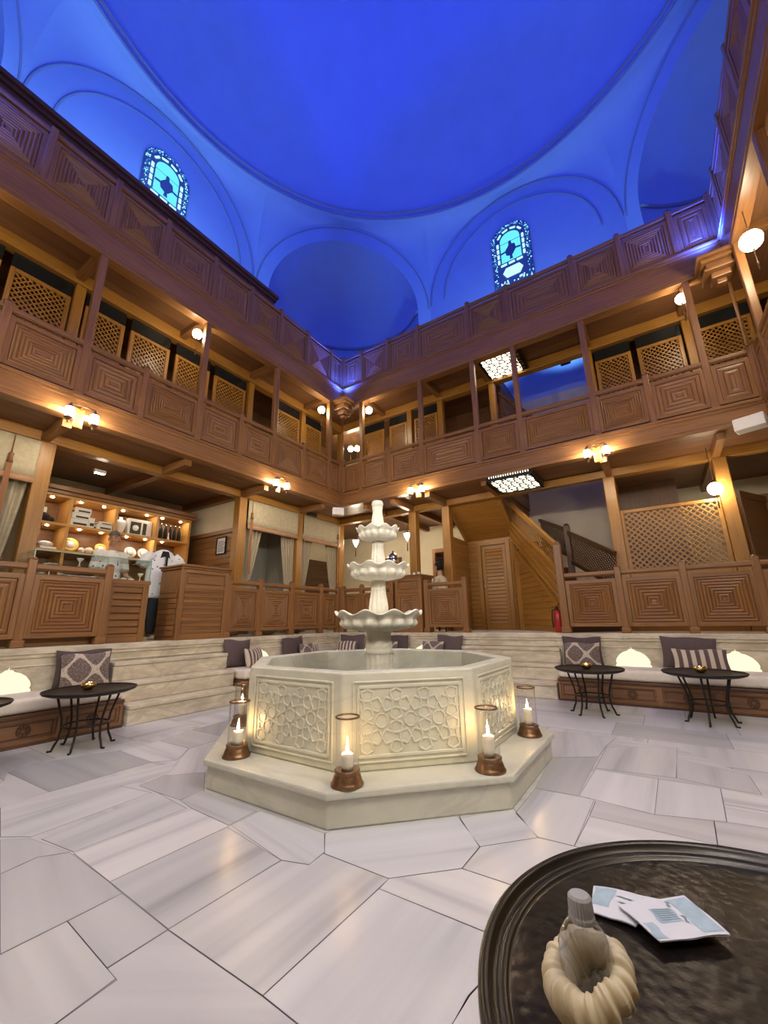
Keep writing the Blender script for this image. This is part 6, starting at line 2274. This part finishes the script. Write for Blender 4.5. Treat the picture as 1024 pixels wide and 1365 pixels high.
# ------------------------------------------------------------------ desks
def desk(side, s0, s1, d0, d1, zt, label, style):
    fr = wall_frame(side)
    t = thing('reception_desk', label, 'desk', fr((s0 + s1) / 2, (d0 + d1) / 2, ZP))
    mb = MB(fr)
    mb.box(s0 + 0.02, s1 - 0.02, d0 + 0.025, d1, ZP, zt - 0.05)
    build('body', mb, M['wood'], t)
    mb = MB(fr)
    mb.box(s0 - 0.03, s1 + 0.03, d0 - 0.04, d1 + 0.02, zt - 0.035, zt)
    mb.box(s0 - 0.01, s1 + 0.01, d0 - 0.02, d1, zt - 0.07, zt - 0.035)
    build('top', mb, M['wood'], t, bevel=0.012)
    mb = MB(fr)
    for a, b in ((s0, s0 + 0.07), (s1 - 0.07, s1)):
        mb.box(a, b, d0, d0 + 0.05, ZP, zt - 0.07)
    mid = ZP + (zt - ZP) * 0.70
    for a, b in ((ZP, ZP + 0.09), (mid - 0.03, mid + 0.03), (zt - 0.13, zt - 0.07)):
        mb.box(s0 + 0.07, s1 - 0.07, d0, d0 + 0.05, a, b)
    z = ZP + 0.095
    while z < mid - 0.05 and style == 0:
        mb.box(s0 + 0.08, s1 - 0.08, d0 + 0.012, d0 + 0.05, z, z + 0.06)
        mb.box(s0 + 0.08, s1 - 0.08, d0 + 0.004, d0 + 0.03, z + 0.062, z + 0.08)
        z += 0.09
    ff = build('front_frame', mb, M['wood'], t, bevel=0.006)
    if style == 1:
        mb = MB(fr)
        carved_panel(mb, s0 + 0.07, s1 - 0.07, ZP + 0.09, mid - 0.03, d0 + 0.005, 1)
        build('front_panel', mb, M['wood'], ff)
    mb = MB(fr)
    mb.box(s0 + 0.12, s1 - 0.12, d0 + 0.008, d0 + 0.03, mid + 0.05, zt - 0.15)
    build('drawer_front', mb, M['wood'], ff, bevel=0.008)
    mb = MB(fr)
    z = ZP + 0.06
    while z < mid - 0.05:
        mb.box(s0 - 0.004, s0 + 0.025, d0 + 0.08, d1 - 0.05, z, z + 0.072)
        z += 0.08
    build('side_slats', mb, M['wood'], t, bevel=0.004)
    return t
desk('left', 3.52, 4.36, 0.0, 0.62, 2.04, 'timber reception desk on the left ledge, right of the hanging shirt', 0)
desk('back', -4.58, -3.95, -0.0, 0.52, 2.05, 'timber reception desk on the back ledge, behind the fountain tiers', 1)
for s, y, lab in ((-6.35, 3.80, 'closed dark folder on the left reception desk, nearer its left end'), (-6.30, 4.15, 'closed dark folder on the left reception desk, nearer its right end')):
    mb = MB()
    mb.box(s - 0.14, s + 0.14, y - 0.11, y + 0.11, 2.042, 2.075)
    item('menu_folder', mb, M['dark'], lab, 'folder', bevel=0.004)
mb = MB()
mb.lathe([(0, 0), (0.022, 0), (0.026, 0.03), (0.02, 0.05), (0, 0.048)], 14, (0, 0, 0))
cp = item('tea_cup', mb, M['whiteglaze'], 'tiny white tea cup in the row on the back reception desk', 'cup', 'tea cups on the back reception desk', origin=(0, 0, 0))
used = []
for x in (-4.50, -4.40, -4.29, -4.17, -4.05):
    place(cp, used, (x, YB + 0.12 + RND.uniform(-0.03, 0.05), 2.052), RND.uniform(0, 6))
t = thing('silver_samovar', 'silver samovar with a domed lid behind the fountain\'s middle bowl', 'samovar', (-4.98, 7.9, ZP))
mb = MB()
mb.lathe([(0, 2.05), (0.09, 2.05), (0.07, 2.10), (0.03, 2.16), (0.03, 2.24), (0.10, 2.34), (0.135, 2.44), (0.12, 2.52), (0, 2.52)], 28, (-4.98, 7.9, 0))
build('body', mb, M['silver'], t)
mb = MB()
mb.lathe([(0.125, 2.52), (0.11, 2.58), (0.05, 2.64), (0.015, 2.66), (0.02, 2.70), (0, 2.71)], 28, (-4.98, 7.9, 0))
build('lid', mb, M['silver'], t)
mb = MB()
mb.box(-5.25, -4.72, 7.68, 8.12, ZP, 2.05)
tag(build('side_cabinet', mb, M['wood'], bevel=0.01), 'plain timber cabinet under the silver samovar', 'cabinet')

# framed certificate, mirror
t = thing('framed_certificate', 'small black framed certificate on the slatted partition', 'picture frame', (-7.6, 5.22, 2.55))
mb = MB()
for a, b, c, d in ((-7.76, -7.74, 2.55, 2.92), (-7.46, -7.44, 2.55, 2.92), (-7.76, -7.44, 2.55, 2.57), (-7.76, -7.44, 2.90, 2.92)):
    mb.box(a, b, 5.20, 5.23, c, d)
build('frame', mb, M['black'], t)
mb = MB()
mb.box(-7.74, -7.46, 5.215, 5.228, 2.57, 2.90)
for i in range(7):
    mb.box(-7.70, -7.52 + 0.02 * (i % 3), 5.212, 5.216, 2.61 + i * 0.035, 2.622 + i * 0.035, 1)
build('sheet', mb, [M['paper'], M['boxblack']], t)
t = thing('leaning_mirror', 'tall timber framed mirror behind the seated woman', 'mirror', (-4.5, 9.6, 1.5))
mb = MB()
for a, b, c, d in ((-4.80, -4.72, ZP, 2.94), (-4.28, -4.20, ZP, 2.94), (-4.72, -4.28, 2.84, 2.94), (-4.72, -4.28, ZP, 1.10)):
    mb.box(a, b, 9.55, 9.61, c, d)
build('frame', mb, M['wood'], t, bevel=0.006)
mb = MB()
mb.box(-4.72, -4.28, 9.58, 9.60, 1.10, 2.84)
build('glass', mb, M['mirror'], t)

# fire extinguisher
t = thing('fire_extinguisher', 'red fire extinguisher at the foot of the stair newel', 'fire extinguisher', (-1.47, 7.52, ZP))
mb = MB()
mb.lathe([(0, 0.0), (0.07, 0.0), (0.075, 0.02), (0.075, 0.30), (0.06, 0.345), (0.025, 0.365), (0, 0.365)], 24, (-1.47, 7.52, ZP))
build('cylinder', mb, M['redglaze'], t)
mb = MB()
mb.lathe([(0, 0.365), (0.02, 0.365), (0.02, 0.40), (0, 0.40)], 12, (-1.47, 7.52, ZP))
mb.bar((-1.47, 7.52, ZP + 0.40), (-1.47, 7.43, ZP + 0.43), 0.02, 0.012)
vv = build('valve', mb, M['iron'], t)
mb = MB()
mb.tube([(-1.49, 7.52, ZP + 0.39), (-1.56, 7.52, ZP + 0.36), (-1.57, 7.51, ZP + 0.22), (-1.56, 7.50, ZP + 0.08)], 0.011, 8)
build('hose', mb, M['black'], vv)
# floor cushions seen under the left balustrade
for y, lab in ((4.78, 'pale rolled floor cushion under the first balustrade panel right of the desk'), (5.72, 'pale rolled floor cushion under the middle balustrade panels'), (6.45, 'pale rolled floor cushion under the balustrade near the corner')):
    mb = MB()
    mb.ball((XL - 0.55, y, ZP + 0.09), (0.16, 0.24, 0.09), 20, 12)
    item('floor_cushion', mb, M['damask'] if y > 6 else M['curtain'], lab, 'floor cushion', 'floor cushions behind the left balustrade')

# ------------------------------------------------------------------ shirt and trousers on display
hx, hy = -6.95, 3.68
t = thing('shirt_on_hanger', 'white short-sleeved printed shirt hanging on display', 'shirt', (hx, hy, 1.5))
mb = MB()
mb.tube([(hx, hy, 2.43), (hx, hy + 0.02, 2.47), (hx, hy + 0.0, 2.50), (hx, hy - 0.02, 2.47)], 0.004, 6)
mb.tube([(hx, hy - 0.2, 2.30), (hx, hy, 2.42), (hx, hy + 0.2, 2.30)], 0.008, 8)
build('hanger', mb, M['dark'], t)
def shirt(u, v):
    a = 2 * pi * u
    z = 1.56 + (2.37 - 1.56) * v
    w = 0.25 if v < 0.75 else 0.25 * (1 - (v - 0.75) / 0.25) ** 0.6 + 0.055 * ((v - 0.75) / 0.25)
    dth = 0.085 * (1 - 0.5 * max(0, v - 0.7) / 0.3)
    r = 1 + 0.05 * sin(6 * a) * (1 - v)
    return (hx + dth * cos(a) * r, hy + w * sin(a) * r, z)
mb = MB()
mb.grid(shirt, 48, 20)
build('cloth', mb, M['printblue'], t, solid=0.006)
for sx in (-1, 1):
    mb = MB()
    mb.tube([(hx, hy + sx * 0.19, 2.27), (hx, hy + sx * 0.27, 2.21), (hx, hy + sx * 0.35, 2.07)], [0.075, 0.085, 0.09], 14)
    build('sleeve', mb, M['printblue'], t)
mb = MB()
mb.box(hx + 0.085, hx + 0.092, hy + 0.0, hy + 0.035, 2.02, 2.30)
mb.prism([(-0.09, 2.20), (0.09, 2.20), (0.05, 2.34), (-0.05, 2.34)], (hx + 0.055, hy, 0), (0, 1, 0), (0, 0, 1), 0.012)
build('placket', mb, M['black'], t)
t = thing('trousers', 'dark trousers hanging below the displayed shirt', 'trousers', (hx, hy, 1.0))
mb = MB()
for sx, r in ((-1, 0.0), (1, 0.01)):
    mb.tube([(hx, hy + sx * 0.07, 1.62), (hx, hy + sx * 0.085, 1.35), (hx + 0.01, hy + sx * 0.08, 1.05), (hx + 0.01, hy + sx * 0.075, 1.0)], [0.10, 0.095, 0.07, 0.062], 16, flat=0.8)
build('leg', mb, M['navy'], t)
for sx, lab in ((-1, 'left white slipper under the displayed trousers'), (1, 'right white slipper under the displayed trousers')):
    t = thing('slipper', lab, 'slipper', (hx + 0.06, hy + sx * 0.07, ZP), 'white slippers')
    mb = MB()
    mb.ball((hx + 0.06, hy + sx * 0.07, ZP + 0.02), (0.13, 0.045, 0.02), 18, 8)
    build('sole', mb, M['whitecloth'], t)
    mb = MB()
    mb.ball((hx + 0.11, hy + sx * 0.07, ZP + 0.035), (0.07, 0.046, 0.035), 16, 8)
    build('strap', mb, M['whitecloth'], t)

# ------------------------------------------------------------------ people
def capsule(mb, pts, rad, n=14):
    P = [Vector(p) for p in pts]
    for k in range(len(P) - 1):
        a, b = P[k], P[k + 1]
        steps = 5
        mb.tube([tuple(a + (b - a) * i / steps) for i in range(steps + 1)], [rad[k] + (rad[k + 1] - rad[k]) * i / steps for i in range(steps + 1)], n)
    for p, r in zip(P, rad):
        mb.ball(tuple(p), r, n, 8)

def head_shape(mb, c, yaw, nod=0.0, s=1.0):
    """skull, jaw, nose, lips, ears and neck stub; faces along +x before the turn"""
    Rm = Matrix.Rotation(yaw, 3, 'Z') @ Matrix.Rotation(nod, 3, 'Y')
    c = Vector(c)
    old = mb.T
    mb.T = lambda x, y, z: tuple(c + Rm @ (Vector((x, y, z)) * s))
    mb.ball((0.0, 0, 0.02), (0.098, 0.077, 0.105), 22, 16)
    mb.ball((0.030, 0, -0.055), (0.062, 0.056, 0.062), 18, 12)
    mb.ball((0.060, 0, -0.093), (0.026, 0.030, 0.022), 12, 8)
    mb.tube([(0.088, 0, 0.025), (0.104, 0, -0.005), (0.112, 0, -0.022)], [0.008, 0.011, 0.013], 8)
    mb.ball((0.100, 0, -0.026), (0.012, 0.018, 0.009), 10, 6)
    mb.ball((0.084, 0, -0.055), (0.014, 0.024, 0.007), 10, 6)
    mb.ball((0.082, 0, -0.067), (0.014, 0.021, 0.008), 10, 6)
    mb.ball((0.080, 0, 0.045), (0.018, 0.050, 0.010), 10, 6)
    for sy in (-1, 1):
        mb.ball((-0.005, sy * 0.079, -0.005), (0.020, 0.010, 0.032), 10, 8)
        mb.ball((0.060, sy * 0.045, -0.02), (0.022, 0.022, 0.018), 10, 6)
    mb.T = old
    return c, Rm, s

def eyes(name_parent, c, Rm, s):
    mb = MB(lambda x, y, z: tuple(c + Rm @ (Vector((x, y, z)) * s)))
    for sy in (-1, 1):
        mb.ball((0.083, sy * 0.031, 0.018), (0.010, 0.013, 0.007), 10, 6)
    build('eye', mb, M['black'], name_parent)
    mb = MB(lambda x, y, z: tuple(c + Rm @ (Vector((x, y, z)) * s)))
    for sy in (-1, 1):
        mb.tube([(0.092, sy * 0.014, 0.040), (0.093, sy * 0.032, 0.046), (0.082, sy * 0.052, 0.040)], [0.003, 0.005, 0.003], 6)
    build('eyebrow', mb, M['hairblack'], name_parent)

def hand(mb, w, d, up, sgn):
    """palm, four bent fingers of unequal length and a side thumb, pointing along d"""
    w, d, up = Vector(w), Vector(d).normalized(), Vector(up).normalized()
    side = d.cross(up).normalized() * sgn
    capsule(mb, [w, w + d * 0.05, w + d * 0.085], [0.026, 0.030, 0.024], 10)
    capsule(mb, [w + d * 0.08 - side * 0.026, w + d * 0.08 + side * 0.026], [0.014, 0.014], 8)
    for k, L in enumerate((0.068, 0.078, 0.073, 0.056)):
        b = w + d * 0.086 + side * (-0.027 + k * 0.018)
        m1 = b + d * L * 0.45 - up * 0.006
        m2 = m1 + (d * 0.8 - up * 0.6).normalized() * L * 0.33
        m3 = m2 + (d * 0.5 - up * 0.85).normalized() * L * 0.25
        capsule(mb, [b, m1, m2, m3], [0.009, 0.0085, 0.008, 0.0065], 8)
    b = w + d * 0.03 - side * 0.026
    capsule(mb, [b, b + (d * 0.6 - side * 0.8).normalized() * 0.035, b + (d * 0.9 - side * 0.45).normalized() * 0.068], [0.012, 0.010, 0.008], 8)

def shopkeeper():
    px, py, z0 = -7.60, 3.14, ZP
    t = thing('person', 'person with short grey hair in a white printed shirt behind the counter', 'person', (px, py, z0))
    mb = MB()
    hc, Rm, s = head_shape(mb, (px + 0.02, py, z0 + 1.65), radians(-28), radians(14), 1.05)
    capsule(mb, [(px - 0.01, py, z0 + 1.42), (px + 0.005, py, z0 + 1.57)], [0.062, 0.056])
    capsule(mb, [(px, py, z0 + 0.95), (px, py, z0 + 1.15), (px, py, z0 + 1.32), (px, py, z0 + 1.42)], [0.15, 0.145, 0.15, 0.09])
    for sy in (-1, 1):
        capsule(mb, [(px, py + sy * 0.09, z0 + 0.92), (px + 0.02, py + sy * 0.10, z0 + 0.50), (px, py + sy * 0.10, z0 + 0.09)], [0.095, 0.06, 0.042])
        capsule(mb, [(px, py + sy * 0.10, z0 + 0.05), (px + 0.14, py + sy * 0.11, z0 + 0.03)], [0.042, 0.03])
        capsule(mb, [(px, py + sy * 0.19, z0 + 1.38), (px + 0.02, py + sy * 0.25, z0 + 1.09), (px + 0.24, py + sy * 0.19, z0 + 1.00)], [0.052, 0.042, 0.030])
        hand(mb, (px + 0.25, py + sy * 0.19, z0 + 1.0), (1, -0.15 * sy, -0.05), (0, 0, 1), sy)
    build('body', mb, M['skin'], t, remesh=0.0065)
    eyes(t, hc, Rm, s)
    mb = MB(lambda x, y, z: tuple(hc + Rm @ (Vector((x, y, z)) * s)))
    mb.ball((-0.008, 0, 0.030), (0.103, 0.084, 0.106), 24, 14, z0=0.18)
    mb.ball((-0.028, 0, 0.010), (0.086, 0.083, 0.100), 24, 14, z0=-0.5)
    build('hair', mb, M['hair'], t)
    mb = MB()
    capsule(mb, [(px, py, z0 + 0.86), (px, py, z0 + 1.10), (px, py, z0 + 1.30), (px, py, z0 + 1.385)], [0.185, 0.172, 0.172, 0.10], 18)
    for sy in (-1, 1):
        capsule(mb, [(px, py + sy * 0.09, z0 + 1.36), (px, py + sy * 0.19, z0 + 1.37), (px + 0.015, py + sy * 0.24, z0 + 1.14)], [0.085, 0.075, 0.068], 14)
    build('shirt', mb, M['print'], t, remesh=0.011)
    mb = MB()
    capsule(mb, [(px, py - 0.05, z0 + 0.9), (px, py + 0.05, z0 + 0.9)], [0.16, 0.16], 14)
    for sy in (-1, 1):
        capsule(mb, [(px, py + sy * 0.09, z0 + 0.86), (px + 0.02, py + sy * 0.10, z0 + 0.50), (px, py + sy * 0.10, z0 + 0.13)], [0.115, 0.085, 0.07], 14)
    build('trousers', mb, M['navy'], t, remesh=0.012)
shopkeeper()

def seated_woman():
    px, py, z0 = -3.90, 8.10, ZP
    RW = Matrix.Rotation(radians(86), 3, 'Z')
    OW = Vector((px, py, 0))
    TW = lambda x, y, z: tuple(OW + RW @ (Vector((x, y, z)) - OW))
    seat = 0.52
    t = thing('person', 'seated person seen from behind with a dark bun and striped cream blouse', 'person', (px, py, z0))
    mb = MB(TW)
    hip = z0 + seat + 0.105
    hc, Rm, s = head_shape(mb, TW(px, py + 0.03, hip + 0.72), radians(165), radians(10), 0.98)
    capsule(mb, [(px, py, hip + 0.50), (px + 0.02, py + 0.02, hip + 0.65)], [0.05, 0.046])
    capsule(mb, [(px, py, hip), (px, py - 0.01, hip + 0.22), (px, py, hip + 0.42)], [0.145, 0.115, 0.12])
    for sx in (-1, 1):
        capsule(mb, [(px + sx * 0.09, py, hip), (px + sx * 0.11, py + 0.40, hip + 0.0), (px + sx * 0.11, py + 0.42, z0 + 0.09)], [0.09, 0.058, 0.04])
        capsule(mb, [(px + sx * 0.11, py + 0.42, z0 + 0.045), (px + sx * 0.11, py + 0.55, z0 + 0.03)], [0.038, 0.028])
        capsule(mb, [(px + sx * 0.165, py, hip + 0.45), (px + sx * 0.21, py + 0.08, hip + 0.20), (px + sx * 0.13, py + 0.30, hip + 0.14)], [0.045, 0.036, 0.026])
        hand(mb, (px + sx * 0.13, py + 0.31, hip + 0.14), (-0.2 * sx, 1, -0.1), (0, 0, 1), -sx)
    build('body', mb, M['skin'], t, remesh=0.0065)
    eyes(t, hc, Rm, s)
    mb = MB(lambda x, y, z: tuple(hc + Rm @ (Vector((x, y, z)) * s)))
    mb.ball((-0.012, 0, 0.028), (0.106, 0.086, 0.110), 24, 14, z0=0.1)
    mb.ball((-0.030, 0, 0.005), (0.090, 0.086, 0.105), 24, 14, z0=-0.75)
    mb.ball((-0.095, 0, 0.085), (0.05, 0.055, 0.05), 18, 12)
    build('hair', mb, M['hairblack'], t)
    mb = MB(TW)
    capsule(mb, [(px, py, hip + 0.0), (px, py - 0.01, hip + 0.22), (px, py, hip + 0.40)], [0.175, 0.145, 0.145], 18)
    for sx in (-1, 1):
        capsule(mb, [(px + sx * 0.08, py, hip + 0.44), (px + sx * 0.165, py, hip + 0.44), (px + sx * 0.205, py + 0.07, hip + 0.22)], [0.07, 0.068, 0.058], 14)
    build('blouse', mb, M['creamstripe'], t, remesh=0.011)
    mb = MB(TW)
    for sx in (-1, 1):
        capsule(mb, [(px + sx * 0.08, py, hip), (px + sx * 0.11, py + 0.40, hip), (px + sx * 0.11, py + 0.42, z0 + 0.14)], [0.115, 0.082, 0.065], 14)
    build('trousers', mb, M['navy'], t, remesh=0.012)
    st = thing('stool', 'plain timber stool under the seated person', 'stool', (px, py, z0))
    mb = MB()
    mb.box(px - 0.18, px + 0.18, py - 0.18, py + 0.18, z0 + seat - 0.045, z0 + seat - 0.005)
    build('seat', mb, M['dark'], st, bevel=0.01)
    for sx in (-1, 1):
        for sy in (-0.15, 0.15):
            mb = MB()
            mb.bar((px + sx * 0.15, py + sy, z0), (px + sx * 0.14, py + sy, z0 + seat - 0.045), 0.035, 0.035)
            build('leg', mb, M['dark'], st)
seated_woman()
